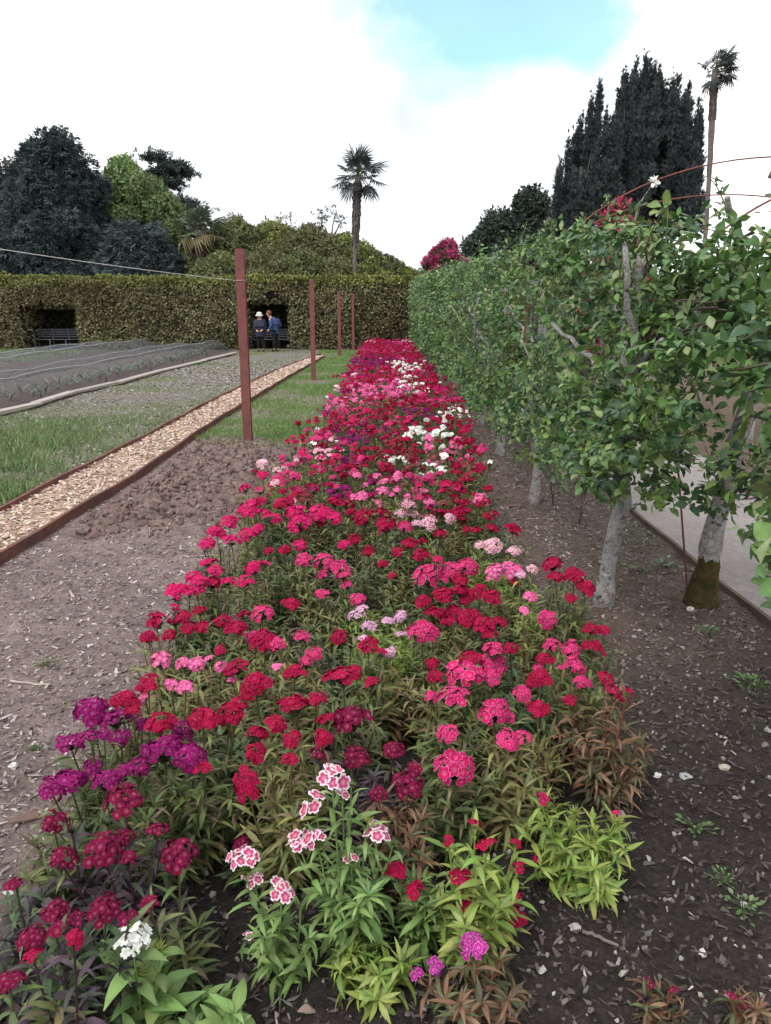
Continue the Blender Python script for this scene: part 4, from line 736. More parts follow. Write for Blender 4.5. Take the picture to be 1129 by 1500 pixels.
# bare grey pruned branch and shoot with a white bloom
T = thing('climbing_rose', 'long bare shoot ending in one white bloom above the apple leaves', 'rose', (2.0, 6.0, 0)); g = Geo(); hb = at_y(957, 267, 5.6); g.tube([[hb[0] - .35, 5.6, -.05], [hb[0] - .32, 5.6, 1.2], at_y(935, 300, 5.6), at_y(946, 283, 5.6), hb], [.012, .01, .006, .004, .004], 6, (.30, .28, .2)); g.build('stem', M_BARK, T)
g = Geo(); n = 16; g.inst(APPLE[0], basis(nrm(rdir(n) + [0, 0, .4]), rdir(n) + [0, 0, 1]) * .05, np.repeat(hb[None], n, 0), pal([(.78, .76, .74)], n, .05)); g.build('bloom', M_PETAL, T)
bushy(912, 13.5, 296, .75, 'red pink azalea bush flowering behind the apple trees below the cypress', [(.06, .09, .035)], n=1200, lumps=24, size=.12, name='azalea', cat='shrub', zc=.7, vr=.28, blossom=[(.62, .05, .14), (.55, .04, .16)], nb=700, tr=.04)
# ------------------------------------------------------------------ sweet williams
# colour schemes: floret eye, inner ring, outer ring, rim
SCH = {'faded': [(.20, .08, .07), (.14, .03, .035), (.20, .06, .06), (.24, .11, .09)], 'crimson': [(.32, .02, .07), (.18, .002, .022), (.34, .003, .040), (.43, .008, .075)], 'wine': [(.26, .05, .10), (.10, .002, .018), (.16, .003, .035), (.23, .008, .075)],
       'magenta': [(.30, .05, .17), (.13, .003, .055), (.22, .005, .10), (.32, .02, .18)], 'rose': [(.48, .05, .16), (.36, .004, .055), (.53, .006, .11), (.60, .02, .17)],
       'ringed': [(.5, .08, .18), (.42, .006, .08), (.52, .010, .13), (.66, .16, .34)], 'pink': [(.7, .35, .5), (.62, .06, .22), (.66, .10, .30), (.72, .22, .42)],
       'white': [(.7, .72, .6), (.78, .78, .75), (.80, .80, .78), (.82, .82, .80)], 'blush': [(.62, .2, .3), (.62, .25, .34), (.72, .46, .54), (.78, .62, .68)],
       'picotee': [(.62, .20, .30), (.36, .010, .09), (.74, .52, .60), (.80, .76, .79)], 'lilac': [(.7, .5, .62), (.45, .10, .28), (.62, .35, .52), (.76, .66, .76)], 'violet': [(.5, .1, .35), (.28, .01, .16), (.44, .03, .30), (.64, .22, .52)]}
NAMEC = {'faded': 'fading', 'crimson': 'crimson', 'wine': 'wine red', 'magenta': 'purple magenta', 'rose': 'rose red', 'ringed': 'hot pink', 'pink': 'bright pink', 'white': 'pure white', 'blush': 'blush white', 'picotee': 'maroon eyed white', 'lilac': 'lilac white', 'violet': 'violet pink'}
def floret(sch, lod, r):
    """one five-petalled floret of radius 1, facing +z"""
    n = 20 if lod == 0 else 10; a = np.arange(n) * 2 * np.pi / n + r.uniform(0, 6); per = np.abs(np.sin(np.arange(n) / n * 5 * np.pi)) if lod == 0 else np.abs(np.sin((np.arange(n) + .5) / n * 5 * np.pi))
    tooth = (np.arange(n) % 2) * .08 if lod == 0 else 0
    rings = [(.16, .0), (.58, .10), (.86, .15), (1.0, .10)] if lod == 0 else [(.5, .08), (.82, .13), (1.0, .1)]
    V = [[0, 0, -.06]]; C = [sch[0]]; T, Q = [], []
    cs = [sch[0], sch[1], sch[2], sch[3]] if lod == 0 else [sch[1], sch[2], sch[3]]
    for k, (rr, z) in enumerate(rings):
        f = rr * (.72 + .28 * per ** .5 + tooth) if rr > .5 else rr * np.ones(n); zz_ = z + r.normal(size=n) * .035 * (rr > .5) + .05 * per * (rr > .5)
        V += list(np.stack([f * np.cos(a), f * np.sin(a), zz_], -1)); C += [cs[k]] * n
        o = 1 + k * n
        for q in range(n):
            q2 = (q + 1) % n
            if k == 0: T.append([0, o + q, o + q2])
            else: Q.append([o - n + q, o + q, o + q2, o - n + q2])
    return np.array(V, float), np.array(T), np.array(Q), np.array(C)
SPK = (np.array([[-.06, 0, 0], [.06, 0, 0], [0, 1, .1]]), np.array([[0, 1, 2]]), np.zeros((0, 4), int))
LG_, DGR = [(.16, .21, .06), (.20, .24, .07)], [(.07, .055, .045), (.09, .08, .05), (.10, .11, .05)]
head_cache = {}
def head_mesh(cn, var, lod, loose):
    key = (cn, var, lod, loose)
    if key in head_cache: return head_cache[key]
    r = np.random.default_rng(abs(hash((cn, var, loose))) % 9999 if False else sum(map(ord, cn)) * 13 + var * 7 + loose * 31); g = Geo()
    nf = [24 if lod == 0 else 15, 6, 3, 12][loose]; fr = [.30 if lod == 0 else .38, .52, .62, .36][loose]
    if loose == 0: fr *= (1, 1.12, .92, 1.05)[var % 4]
    k = np.arange(nf) + .5; cz = 1 - k / nf * (.95 if loose == 0 else .55); th = k * 2.39996 + r.uniform(0, 6); sz = np.sqrt(np.clip(1 - cz ** 2, 0, 1))
    nv = np.stack([sz * np.cos(th), sz * np.sin(th), cz], -1); P = nv * np.array([.82, .82, .58]) * (1 + r.normal(size=(nf, 1)) * .05) + r.normal(size=(nf, 3)) * .06; P[:, 2] += .02; skip = r.integers(nf // 2, nf, 3 if loose == 0 else 0)
    for q in range(nf):
        if q in skip: continue
        V, T, Q, C = floret(SCH[cn], lod, r); d = nv[q] * [.8, .8, 1] + r.normal(size=3) * .22 + [0, 0, .15]; B = basis(np.cross(d, r.normal(size=3))[None], d[None])[0]
        f = fr * r.uniform(.82, 1.12); g.add((V * f) @ B.T + P[q], T, Q, C * r.uniform(.82, 1.18) * (1 + r.normal(size=3) * .03))
    # bristly bracts under the florets
    gcol = LG_ if cn in ('picotee', 'white', 'lilac', 'blush') or loose in (1, 2) else DGR
    m_ = 34 if lod == 0 else 12; a = U(0, 6.28, m_); e = U(-.4, .75, m_); d = np.stack([np.cos(a) * np.cos(e), np.sin(a) * np.cos(e), np.sin(e)], -1)
    g.inst(SPK, basis(d, rdir(m_)) * (U(.55, .98, m_) * (1.0 if loose != 0 else .92))[:, None, None], np.zeros((m_, 3)) + [0, 0, -.22], pal(gcol, m_))
    m_ = 10; a = U(0, 6.28, m_); d = nrm(np.stack([np.cos(a), np.sin(a), U(.9, 1.8, m_)], -1)); g.inst(DIA, basis(d, -d + [0, 0, 1.]) * .62, np.zeros((m_, 3)) + [0, 0, -.55], pal(gcol, m_))
    head_cache[key] = g.mesh('flower_head', M_PETAL); return head_cache[key]
def bud_mesh(cn, var):
    key = ('bud', cn, var)
    if key in head_cache: return head_cache[key]
    g = Geo(); m_ = 70; d = rdir(m_); d[:, 2] = np.abs(d[:, 2]) * 1.1 - .15; d = nrm(d); C = {'lime': [(.24, .30, .07), (.28, .33, .09)], 'green': [(.10, .16, .05), (.16, .21, .07)], 'dark': [(.035, .018, .022), (.05, .03, .03)]}[cn]
    g.inst(SPK, basis(d, rdir(m_)) * (U(.6, 1.05, m_))[:, None, None] * np.array([1.3, 1, 1]), np.zeros((m_, 3)) - [0, 0, .2], pal(C, m_)); head_cache[key] = g.mesh('flower_bud', M_LEAF); return head_cache[key]
FOL = {'green': [(.08, .115, .036), (.10, .14, .046), (.065, .09, .034), (.14, .155, .055), (.12, .10, .055)], 'deep': [(.045, .078, .034), (.058, .095, .040), (.08, .11, .045)], 'olive': [(.15, .165, .05), (.115, .135, .045), (.19, .19, .07), (.15, .11, .055)],
       'lime': [(.17, .24, .05), (.21, .27, .06), (.13, .20, .045), (.24, .29, .08)], 'purple': [(.055, .035, .045), (.045, .05, .04), (.075, .05, .065), (.035, .03, .035)], 'rust': [(.16, .085, .05), (.11, .075, .04), (.075, .09, .04), (.20, .12, .07)], 'bright': [(.14, .22, .07), (.18, .27, .09), (.11, .18, .055)]}
def foliage(g, base, stems, pal_, lod, leaf=.085, nsh=7, spread=.12, hgt=.3, fat=1.0, dens=1.0):
    """stems: end points under the flower heads; plus leafy shoots without flowers"""
    P3 = FOL[pal_]; ends = [(np.asarray(s), True) for s in stems]
    for k in range(nsh):
        a = U(0, 6.28); r = spread * math.sqrt(rng.random()); ends.append((np.array([base[0] + r * math.cos(a), base[1] + r * math.sin(a), base[2] + hgt * U(.45, .95)]), False))
    tms = LANCE if lod == 0 else LANCE_LO; LP, LD, LN, LS, LC = [], [], [], [], []
    for (e, fl_) in ends:
        b0 = base + np.array([U(-.03, .03), U(-.03, .03), -.01]); t = np.linspace(0, 1, 7)[:, None]; ctrl = b0 + (e - b0) * [.55, .55, .35]; P = (1 - t) ** 2 * b0 + 2 * t * (1 - t) * ctrl + t ** 2 * e
        g.tube(P, np.linspace(.0032, .0024, 7), 5 if lod == 0 else 3, np.array(P3[0]) * (1.2 if pal_ in ('lime', 'bright') else np.array([1.1, .8, .9])), cap=False)
        Ls = np.linalg.norm(e - b0); nn_ = max(4, int(Ls / .034 * dens)) if lod == 0 else max(3, int(Ls / .06)); tt = np.linspace(.14, .96, nn_)
        d_ = nrm(np.gradient(P, axis=0)); a0 = U(0, 6.28); tone = U(.8, 1.2)
        for q, tv in enumerate(tt):
            p_ = np.array([np.interp(tv, t[:, 0], P[:, c]) for c in range(3)]); ax = np.array([np.interp(tv, t[:, 0], d_[:, c]) for c in range(3)])
            for sg in (0, math.pi) if (fl_ or lod) else (0, math.pi / 2 + .3, math.pi, 4.4):
                a = a0 + q * 1.57 + sg + U(-.35, .35); s = np.array([math.cos(a), math.sin(a), 0]); s = s - ax * s.dot(ax); el = .55 + .7 * tv + U(-.3, .3); LP.append(p_); LD.append(s + ax * el * .8); LN.append(ax - s * .4 + rng.normal(size=3) * .15); LS.append(leaf * (1.05 - .45 * abs(tv - .45)) * U(.7, 1.2) * (1.25 if lod else 1)); LC.append(tone)
        if not fl_ and lod == 0:   # terminal tuft
            for q in range(6): a = U(0, 6.28); LP.append(e); LD.append(d_[-1] * U(.4, 1.2) + np.array([math.cos(a), math.sin(a), 0]) * .7); LN.append(d_[-1] - np.array([math.cos(a), math.sin(a), 0]) * .5); LS.append(leaf * U(.45, .75)); LC.append(tone)
    LP, LD, LN, LS, LC = map(np.array, (LP, LD, LN, LS, LC)); n = len(LP); C = pal(P3, n, .2) * LC[:, None]; w_ = rng.integers(0, len(tms), n); B = basis(LD, LN) * LS[:, None, None]; B[:, :, 0] *= fat
    for q, tm in enumerate(tms): s_ = w_ == q; g.inst(tm, B[s_], LP[s_], C[s_])
plants = []   # records, labels are written once all are known
def plant(base, heads, pal_, lod=0, buds=(), **kw):
    buds = list(buds)
    if heads and not buds and lod == 0:
        for q in range(int(rng.integers(0, 3))): hp = heads[int(rng.integers(0, len(heads)))][0]; buds.append((hp + np.array([U(-.07, .07), U(-.07, .07), U(-.10, -.03)]), U(.010, .018), 'green' if pal_ in ('lime', 'bright', 'olive', 'green') else 'dark'))
    """heads: (position, radius, colour, loose)"""
    cn = max(set(h[2] for h in heads), key=[h[2] for h in heads].count) if heads else None
    T = thing('sweet_william', None, None, base); g = Geo(); foliage(g, np.asarray(base, float), [h[0] - np.array([0, 0, .5 * h[1]]) for h in heads] + [b_[0] - np.array([0, 0, .3 * b_[1]]) for b_ in buds], pal_, lod, **kw); g.build('foliage', M_LEAF, T)
    for (p, r, c, lo_) in heads:
        o = put('flower_head', head_mesh(c, int(rng.integers(0, 4 if lod == 0 else 2)), lod, lo_), T); o.location = tuple(np.asarray(p) - base); tilt = U(.05, .55); a = U(0, 6.28) if rng.random() < .5 else -1.57 + U(-.8, .8)
        o.rotation_euler = Matrix.Rotation(tilt, 3, Vector((-math.sin(a), math.cos(a), 0))).to_euler(); o.rotation_euler.rotate_axis('Z', U(0, 6.28)); o.scale = (r * U(.88, 1.12), r * U(.88, 1.12), r * U(.75, 1.2))
    for (p, r, c) in buds:
        o = put('flower_bud', bud_mesh(c, int(rng.integers(0, 2))), T); o.location = tuple(np.asarray(p) - base); o.scale = (r, r, r); o.rotation_euler = (U(-.3, .3), U(-.3, .3), U(0, 6))
    plants.append((T, cn, len(heads), base[0], base[1], pal_)); return T
# ---- heads read off one by one, near part of the bed: (px, py, width px)
HD_ = {
 'magenta': [(133, 1046, 40), (169, 1056, 44), (203, 1062, 30), (105, 1092, 34), (133, 1080, 28), (153, 1078, 20), (178, 1083, 28), (241, 1104, 48), (266, 1073, 34), (281, 1114, 38), (204, 1126, 36), (180, 1134, 22), (137, 1124, 28), (156, 1148, 34), (78, 1158, 34), (104, 1148, 40)],
 'wine': [(183, 1175, 48), (79, 1207, 36), (230, 1219, 28), (153, 1244, 46), (183, 1229, 26), (262, 1254, 44), (93, 1262, 38), (188, 1261, 26), (154, 1333, 40), (220, 1325, 26), (82, 1339, 36), (109, 1350, 30), (48, 1375, 36), (82, 1367, 20), (188, 1347, 16), (24, 1298, 20), (14, 1440, 36), (515, 1057, 46), (467, 1107, 28), (522, 1112, 36), (576, 1100, 26), (596, 1149, 36), (554, 1165, 24), (607, 1127, 14)],
 'crimson': [(184, 1029, 34), (195, 1042, 22), (218, 1002, 34), (234, 1062, 34), (298, 1056, 38), (298, 1127, 16), (108, 1378, 30), (50, 1404, 22), (363, 1149, 40), (375, 1104, 30), (427, 1114, 22), (429, 1084, 26), (376, 1077, 28), (405, 1061, 28), (337, 1049, 38), (307, 1058, 30), (347, 1033, 24), (432, 1037, 38), (467, 1024, 22), (375, 1007, 42), (432, 988, 28), (503, 993, 44), (521, 982, 16), (545, 1002, 20), (348, 981, 32), (478, 1056, 28), (474, 1082, 26),
             (388, 944, 38), (327, 911, 24), (357, 903, 22), (347, 921, 28), (324, 954, 18), (500, 937, 28), (540, 947, 28), (558, 958, 18), (426, 886, 22), (674, 851, 24), (618, 883, 22), (649, 873, 26), (672, 867, 22), (684, 877, 24), (703, 865, 20), (719, 877, 28), (637, 904, 30), (663, 897, 22), (655, 912, 22), (688, 909, 34), (710, 914, 30), (708, 929, 30), (731, 913, 20), (747, 951, 20), (688, 969, 34), (633, 974, 22), (637, 993, 22), (798, 966, 22), (789, 996, 32), (787, 1041, 30), (834, 1026, 20), (808, 829, 26), (813, 846, 20), (840, 846, 26), (857, 864, 26), (834, 877, 18), (865, 923, 20), (883, 924, 16), (867, 953, 30), (885, 994, 24), (896, 1014, 24), (912, 1030, 14), (752, 856, 16), (918, 1015, 12),
             (230, 912, 30), (218, 936, 20), (248, 931, 18), (270, 904, 22), (256, 912, 20), (276, 920, 22), (297, 920, 22), (294, 896, 20), (534, 761, 28), (565, 772, 28), (560, 753, 20), (643, 755, 20), (671, 753, 18), (643, 785, 20), (683, 777, 14), (697, 777, 14), (719, 776, 16), (713, 757, 14), (724, 753, 12), (750, 777, 20), (600, 798, 24), (616, 814, 20), (617, 795, 14), (541, 809, 18), (581, 809, 16), (561, 828, 14), (573, 844, 12), (395, 808, 14), (417, 807, 18), (312, 856, 26), (492, 737, 24), (520, 792, 18)],
 'rose': [(364, 748, 28), (337, 767, 24), (318, 780, 20), (340, 794, 26), (304, 797, 20), (363, 785, 24), (399, 761, 28), (388, 753, 20), (379, 777, 18), (414, 741, 22), (434, 754, 28), (439, 770, 32), (468, 754, 34), (490, 759, 22), (439, 799, 20), (307, 826, 24), (316, 836, 20), (286, 847, 24), (289, 858, 28), (334, 853, 20), (374, 834, 24), (388, 828, 16), (359, 853, 24), (261, 872, 32), (278, 872, 14), (256, 891, 16), (505, 800, 16), (590, 770, 16), (640, 820, 14)],
 'ringed': [(629, 849, 42), (660, 836, 26), (684, 832, 26), (617, 928, 34), (633, 928, 20), (723, 956, 32), (720, 974, 36), (720, 994, 28), (680, 990, 44), (664, 1023, 38), (631, 1023, 20), (723, 1047, 40), (742, 1052, 20), (763, 1017, 26), (655, 1076, 28), (742, 1085, 28), (764, 1082, 26), (664, 1128, 46), (800, 910, 30), (808, 947, 24), (835, 955, 28), (840, 978, 26), (851, 1001, 22), (787, 983, 20), (821, 980, 12), (384, 901, 30), (372, 935, 24), (408, 946, 22), (442, 934, 26), (460, 958, 24), (450, 972, 22), (445, 821, 22), (474, 824, 28), (473, 843, 18), (498, 834, 26), (503, 845, 20), (473, 871, 18), (509, 858, 16), (525, 879, 20), (592, 774, 18)],
 'pink': [(237, 971, 30), (269, 974, 22), (289, 974, 22), (251, 1005, 22), (272, 1007, 22), (213, 1023, 14), (307, 966, 14), (325, 979, 20), (341, 998, 16), (406, 978, 14), (747, 838, 28), (724, 840, 26), (776, 875, 18), (767, 896, 14), (702, 733, 20), (711, 739, 10)],
 'picotee': [(597, 741, 20), (604, 755, 20), (611, 768, 16), (628, 768, 22), (657, 761, 16), (586, 753, 14)],
 'blush': [(720, 803, 26), (703, 800, 16), (751, 810, 18), (762, 841, 14), (779, 835, 16)],
 'lilac': [(524, 904, 22), (531, 894, 18), (541, 918, 18), (586, 904, 20), (568, 911, 14), (589, 932, 20), (572, 956, 18), (534, 938, 16), (760, 843, 10)]}
HB = {'magenta': .40, 'wine': .36, 'crimson': .42, 'rose': .44, 'ringed': .40, 'pink': .40, 'picotee': .42, 'blush': .40, 'lilac': .42}
PALS = {'magenta': ['green', 'deep'], 'wine': ['purple', 'deep', 'green', 'deep'], 'crimson': ['green', 'olive', 'olive', 'deep', 'green'], 'rose': ['green', 'olive', 'deep'], 'ringed': ['green', 'olive', 'green'], 'pink': ['olive', 'olive'], 'picotee': ['olive', 'lime'], 'blush': ['lime'], 'lilac': ['lime', 'olive'], 'white': ['green', 'lime'], 'violet': ['rust']}
for cn, lst in HD_.items():
    hs = []
    for (px, py, wd) in lst:
        z = HB[cn] + U(-.05, .05); p = at_z(px, py, z); r = wd / 2 * depth(p) / F; hs.append((p, max(.021, r * 1.24), cn, 0 if r > .022 else (3 if r > .016 else 1)))
    free = list(range(len(hs)))
    while free:
        k = free.pop(0); grp = [k]; c = hs[k][0]
        for q in sorted(free, key=lambda q: np.linalg.norm(hs[q][0][:2] - c[:2])):
            if np.linalg.norm(hs[q][0][:2] - c[:2]) < .17 and len(grp) < 6: grp.append(q); free.remove(q); c = np.mean([hs[v][0] for v in grp], 0)
        b_ = np.array([c[0] + U(-.03, .03), c[1] + U(-.02, .05), 0]); pl = PALS[cn][int(rng.integers(0, len(PALS[cn])))]
        if cn == 'crimson' and b_[0] > .62 and b_[1] < 2.4: pl = 'rust'
        if cn == 'crimson' and b_[0] < -.5 and b_[1] < 1.7: pl = 'purple'
        if cn == 'wine' and b_[0] > -.3: pl = 'rust' if rng.random() < .5 else 'purple'
        plant(b_, [hs[v] for v in grp], pl, 0, nsh=(3 + len(grp)) if cn == 'wine' else 4 + int(1.4 * len(grp)), spread=.11 if cn == 'wine' else .14, hgt=HB[cn] * .85, leaf=.085)
# ---- front plants with their own build: heads lie close to the plant's own upright plane
def up(px, py, by): return at_y(px, py, by + U(-.03, .03))
def front(bpx, bpy, heads, cn, pl, buds=(), **kw):
    b_ = at_z(bpx, bpy, 0); hs = []
    for (px, py, wd, lo_) in heads: p = up(px, py, b_[1]); hs.append((p, wd / 2 * depth(p) / F * 1.15, cn, lo_))
    bs = [(up(px, py, b_[1]), wd / 2 * depth(at_y(px, py, b_[1])) / F, c) for (px, py, wd, c) in buds]
    return plant(b_, hs, pl, 0, buds=bs, **kw)
front(520, 1400, [(487, 1142, 40, 1), (502, 1168, 22, 2), (462, 1182, 34, 2), (440, 1236, 34, 1), (466, 1233, 34, 1), (552, 1225, 36, 1), (514, 1260, 22, 2), (493, 1330, 26, 2)], 'picotee', 'bright', buds=[(515, 1148, 24, 'green'), (540, 1200, 26, 'lime'), (575, 1235, 22, 'green')], nsh=11, spread=.09, hgt=.28, leaf=.085, fat=1.15)
front(352, 1300, [(354, 1239, 26, 3)], 'wine', 'deep', nsh=2, spread=.04, hgt=.1, leaf=.07)
front(548, 1455, [], None, 'lime', nsh=13, spread=.085, hgt=.11, leaf=.08, fat=1.25)
front(415, 1430, [(358, 1268, 50, 3), (372, 1290, 26, 1), (413, 1308, 30, 1), (365, 1372, 16, 2), (402, 1376, 28, 2)], 'picotee', 'bright', nsh=4, spread=.10, hgt=.22, leaf=.075, fat=1.2)
front(690, 1400, [(711, 1242, 32, 3), (672, 1286, 30, 3), (682, 1325, 40, 0), (695, 1210, 20, 2), (656, 1233, 16, 2), (753, 1344, 36, 3), (755, 1314, 16, 2), (757, 1274, 20, 2), (755, 1237, 14, 2)], 'crimson', 'lime', buds=[(735, 1290, 22, 'lime'), (668, 1245, 22, 'lime')], nsh=9, spread=.09, hgt=.24, leaf=.085, fat=1.3)
front(615, 1390, [(606, 1308, 28, 1), (579, 1278, 32, 3)], 'crimson', 'bright', nsh=7, spread=.07, hgt=.2, leaf=.085, fat=1.3)
front(845, 1300, [(902, 1194, 14, 2), (792, 1172, 20, 2), (787, 1260, 14, 2)], 'rose', 'lime', buds=[(842, 1190, 34, 'lime'), (770, 1212, 28, 'lime'), (905, 1202, 28, 'lime'), (798, 1180, 28, 'lime'), (865, 1230, 24, 'lime')], nsh=20, spread=.14, hgt=.2, leaf=.085, fat=1.15)
front(690, 1490, [(693, 1387, 40, 0), (636, 1416, 22, 1), (611, 1428, 18, 2), (707, 1455, 18, 1)], 'violet', 'rust', buds=[(640, 1425, 24, 'dark'), (745, 1490, 28, 'dark'), (660, 1490, 26, 'dark')], nsh=8, spread=.10, hgt=.17, leaf=.075)
bw = at_z(212, 1540, 0); p = at_y(194, 1378, bw[1] - .02); pb = [(at_y(a, b_, bw[1] + U(-.02, .02)), w_ / 2 * 1.5 / F * 1.1, 'lime') for a, b_, w_ in ((232, 1390, 42), (200, 1425, 44), (190, 1462, 46), (228, 1450, 34), (225, 1500, 40))]
plant(bw, [(p, .045, 'white', 0)], 'bright', 0, buds=pb, nsh=5, spread=.07, hgt=.2, leaf=.11, fat=2.0)
front(310, 1545, [], None, 'bright', nsh=8, spread=.06, hgt=.13, leaf=.10, fat=2.0)
front(60, 1520, [], None, 'purple', buds=[(70, 1420, 40, 'dark'), (115, 1420, 40, 'dark'), (145, 1415, 34, 'dark'), (110, 1470, 40, 'dark')], nsh=12, spread=.13, hgt=.2, leaf=.11, fat=1.5)
front(105, 1525, [], None, 'deep', buds=[(110, 1490, 34, 'dark')], nsh=6, spread=.12, hgt=.18, leaf=.1, fat=1.5)
front(120, 1400, [], None, 'purple', buds=[(106, 1217, 26, 'dark'), (122, 1290, 30, 'dark')], nsh=7, spread=.14, hgt=.24, leaf=.1, fat=1.5)
front(315, 1185, [], None, 'deep', buds=[(318, 1150, 26, 'dark'), (330, 1170, 26, 'dark')], nsh=12, spread=.12, hgt=.26, leaf=.1, fat=1.3)
front(255, 1205, [], None, 'green', nsh=12, spread=.12, hgt=.26, leaf=.1, fat=1.4)
front(640, 1060, [], None, 'rust', nsh=10, spread=.10, hgt=.25, leaf=.085)
front(575, 1090, [], None, 'rust', nsh=12, spread=.10, hgt=.24, leaf=.085)
front(520, 960, [], None, 'lime', nsh=12, spread=.16, hgt=.24, leaf=.085); front(585, 1010, [], None, 'lime', nsh=12, spread=.12, hgt=.26, leaf=.085)
front(820, 1130, [], None, 'rust', nsh=16, spread=.14, hgt=.24, leaf=.09); front(690, 1140, [], None, 'green', nsh=13, spread=.15, hgt=.2, leaf=.085)
front(960, 1490, [(948, 1440, 16, 2), (985, 1452, 14, 2)], 'wine', 'rust', buds=[(945, 1462, 26, 'dark')], nsh=5, spread=.05, hgt=.06, leaf=.06)
front(1085, 1500, [(1070, 1462, 16, 2), (1090, 1468, 18, 2)], 'wine', 'rust', nsh=5, spread=.05, hgt=.06, leaf=.06)
# ---- beyond the hand-read part: rows of plants to the hedge
def pick(x, y):
    for (px, py, rad, c) in ((613, 632, .30, 'white'), (510, 637, .28, 'magenta'), (655, 606, .22, 'white'), (600, 562, .25, 'white'), (592, 537, .35, 'white'), (560, 740 - 20, .22, 'pink'), (545, 735, .2, 'violet'), (660, 655, .25, 'pink'), (545, 530, .7, 'magenta'), (565, 575, .5, 'pink'), (495, 570, .2, 'blush'), (600, 668, .15, 'white'), (650, 685, .15, 'white'), (510, 590, .25, 'pink')):
        p = at_z(px, py, .45)
        if math.hypot(x - p[0], (y - p[1]) * (.6 if y < 10 else .35)) < rad: return c if rng.random() < .85 else 'crimson'
    v = float(fbm(x, y * .8, 1.3, 200, 2)) + U(-.16, .16)
    return 'crimson' if v < .50 else ('rose' if v < .60 else ('ringed' if v < .66 else ('magenta' if v < .70 else ('crimson' if v < .78 else rng.choice(['pink', 'blush', 'rose', 'white', 'ringed', 'wine'])))))
y = 4.42; MAXP = 300
def rows():
    y = 4.55
    while y < 31.8:
        sp = .26 if y < 14 else .30; nx_ = 7
        xl = np.interp(y, [4.5, 10], [-.80, -.66]); xr = np.interp(y, [4.5, 10], [.56, .88])
        for k in range(nx_): yield (xl + k * ((xr - xl) / (nx_ - 1)) + U(-.08, .08), y + U(-.1, .1))
        y += sp
stuff_g = Geo(); stuff_h = {}
for (x, y) in rows():
    c = pick(x, y); lod = 0 if y < 5.6 else 1; nh = int(rng.integers(4, 8)) if y < 9 else 6; hgt = U(.40, .50); b_ = np.array([x, y, 0.]); hs = []
    for k in range(nh):
        a = U(0, 6.28); r = .16 * math.sqrt(rng.random()); cc = c if rng.random() < .85 else pick(x + U(-.3, .3), y); hs.append((np.array([x + r * math.cos(a), y + r * math.sin(a), hgt + U(-.13, .06)]), U(.025, .049), 'faded' if rng.random() < .05 else cc, 0 if rng.random() < .75 else (3 if rng.random() < .6 else 1)))
    pl = PALS[c][int(rng.integers(0, len(PALS[c])))]
    if len(plants) < MAXP: plant(b_, hs, pl, lod, nsh=5 if lod else 8, spread=.17, hgt=hgt * .85, leaf=.085)
    else:
        foliage(stuff_g, b_, [], pl, 1, leaf=.12, nsh=4, spread=.18, hgt=hgt * .8)
        for (p, r, cc, lo_) in hs:
            r *= 1.22; me = head_mesh(cc, int(rng.integers(0, 2)), 2, 0) if False else None; a = U(0, 6.28); n_ = 9; th = np.arange(n_) * 2.4 + a; rr_ = np.sqrt((np.arange(n_) + .3) / n_); P = np.stack([rr_ * np.cos(th) * .8, rr_ * np.sin(th) * .8, .55 * np.sqrt(np.clip(1.02 - rr_ ** 2, 0, 1))], -1)
            d = nrm(P * [1, 1, 1.6] + rng.normal(size=(n_, 3)) * .2); C5 = np.array([SCH[cc][1]] + [SCH[cc][2]] * 2 + [SCH[cc][3]] * 2); PENT = (np.array([[0, 0, -.1], [1, 0, .05], [.31, .95, 0], [-.81, .59, .06], [-.81, -.59, 0], [.31, -.95, .05]]), np.array([[0, 1, 2], [0, 2, 3], [0, 3, 4], [0, 4, 5], [0, 5, 1]]), np.zeros((0, 4), int))
            CC = np.array([SCH[cc][1]] + [SCH[cc][2 + (q % 2)] for q in range(5)]) * U(.85, 1.15); B = basis(np.cross(d, rdir(n_)), d) * (r * .42); stuff_h.setdefault('h', Geo()).inst(PENT, B, p + P * r, np.repeat(CC[None], n_, 0) * U(.85, 1.15, (n_, 1, 1)))
so_ = thing('far_flowers', 'mass of red pink and white sweet williams in the far half of bed', 'flowers', (0, 20, 0)); tag(so_, kind='stuff')
tag(stuff_g.build('foliage', M_LEAF, so_), kind='stuff'); tag(stuff_h['h'].build('flower_heads', M_PETAL, so_), kind='stuff')
# ---- labels: colour, heads, place across and along the bed
def across(x): return 'on the left edge' if x < -.62 else 'left of middle' if x < -.22 else 'in the middle' if x < .2 else 'right of middle' if x < .55 else 'on the right edge'
def along(y):
    if y < 1.45: return 'at the front end'
    if y < 1.9: return 'near the front end'
    if y < 2.5: return 'in the front part'
    if y < 3.3: return 'before the mossy trunk'
    if y < 4.3: return 'level with mossy trunk'
    if y < 5.4: return 'past the mossy trunk'
    if y < 6.6: return 'by the red stake'
    if y < 8.0: return 'past the red stake'
    if y < 9.0: return 'before the nearest post'
    return 'level with nearest post' if y < 10.2 else 'beyond the nearest post'
FN = {'green': 'green', 'deep': 'dark green', 'olive': 'olive', 'lime': 'lime green', 'purple': 'purplish', 'rust': 'browning', 'bright': 'fresh green'}
NUM = ['no', 'one', 'two', 'three', 'four', 'five', 'six', 'seven', 'eight', 'nine']
special = {}
cnt = {}
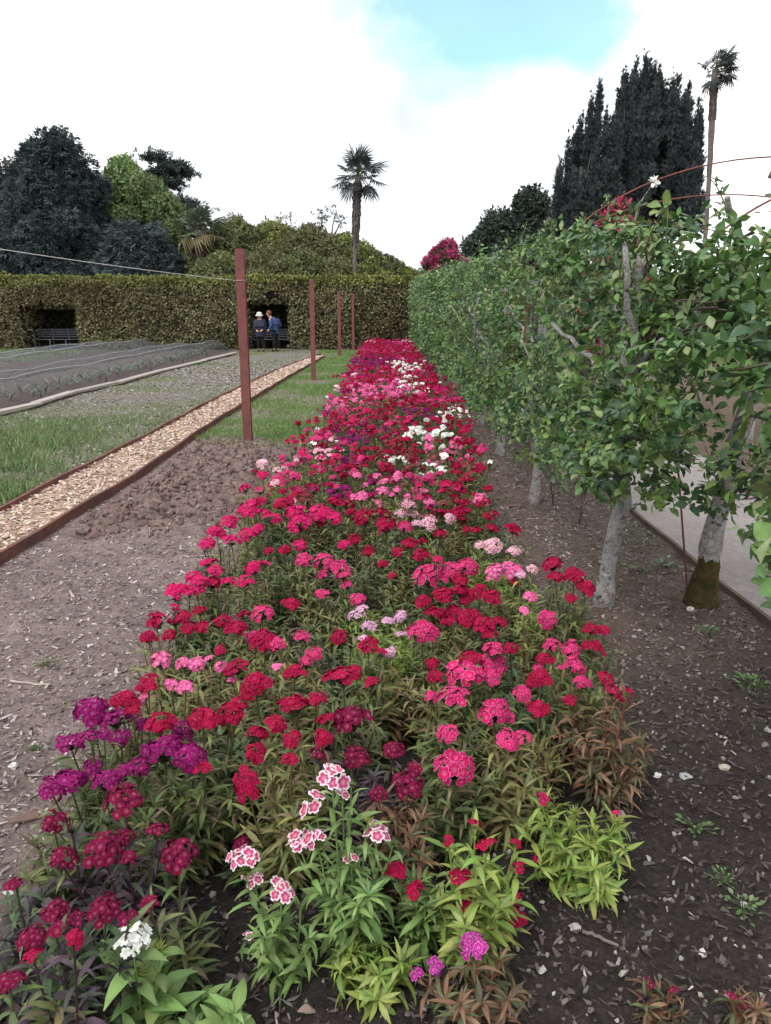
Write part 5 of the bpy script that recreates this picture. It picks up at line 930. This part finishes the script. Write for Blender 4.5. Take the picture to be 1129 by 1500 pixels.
def basic(rec):
    T, cn, nh, x, y, pl = rec
    if cn is None: return f"flowerless {FN[pl]} sweet william {across(x)} {along(y)}"
    return f"{NAMEC[cn]} sweet william, {FN[pl]} leaves, {across(x)} {along(y)}"
for rec in plants: cnt.setdefault(basic(rec), []).append(rec)
ORD = ['nearest', 'second', 'third', 'fourth', 'fifth', 'sixth', 'seventh', 'eighth']
for lab, rs in cnt.items():
    rs.sort(key=lambda r: r[4])
    for k, rec in enumerate(rs):
        l = lab if len(rs) == 1 else (f"{'nearer' if k == 0 else 'farther'} {lab}" if len(rs) == 2 else f"{ORD[min(k, 7)]} {lab}")
        tag(rec[0], l, 'sweet william', 'sweet williams in the flower bed')
# ------------------------------------------------------------------ weeds
for (px, py, s, lab) in ((1020, 1218, .05, 'small round clump of green weeds on the dark soil'), (1088, 1334, .05, 'spreading green weed seedlings on dark soil at the right edge'), (1060, 1292, .035, 'tiny pale weed seedlings just above the spreading ones at right'), (228, 46 + 940, .0, ''), (68, 976, .045, 'small green weed on the mulch near the thin twig'), (50, 1097, .03, 'single leafed weed on mulch left of the purple flowers'), (975, 835, .09, 'loose green weed between the pale trunk and the mossy trunk'), (935, 838, .07, 'low feathery weed at the foot of the slim pale apple trunk'), (1040, 930, .06, 'tuft of weeds in front of the mossy trunk'), (1100, 1010, .07, 'green weed tuft at the right edge below hanging apple leaves'), (900, 1240, .0, '')):
    if not s: continue
    p = at_z(px, py, 0); g = Geo(); n = 26; a = U(0, 6.28, n); r = s * np.sqrt(rng.random(n)); Pp = np.stack([p[0] + r * np.cos(a), p[1] + r * np.sin(a), float(gz(p[0], p[1])) + U(.003, .03, n) * s / .05], -1)
    g.inst(APPLE[0], basis(nrm(np.stack([np.cos(a), np.sin(a), U(.1, .8, n)], -1)), np.tile([0, 0, 1.], (n, 1)) + rdir(n) * .3) * (s * U(.25, .5, n))[:, None, None], Pp, pal([(.07, .14, .05), (.10, .17, .06), (.13, .18, .09)], n))
    for q in Pp: g.tube([[p[0], p[1], float(gz(p[0], p[1])) - .004], (q + [p[0], p[1], q[2]]) / 2, q], .0012, 3, (.09, .12, .05), cap=False)
    tag(g.build('weed', M_LEAF), lab, 'weed')
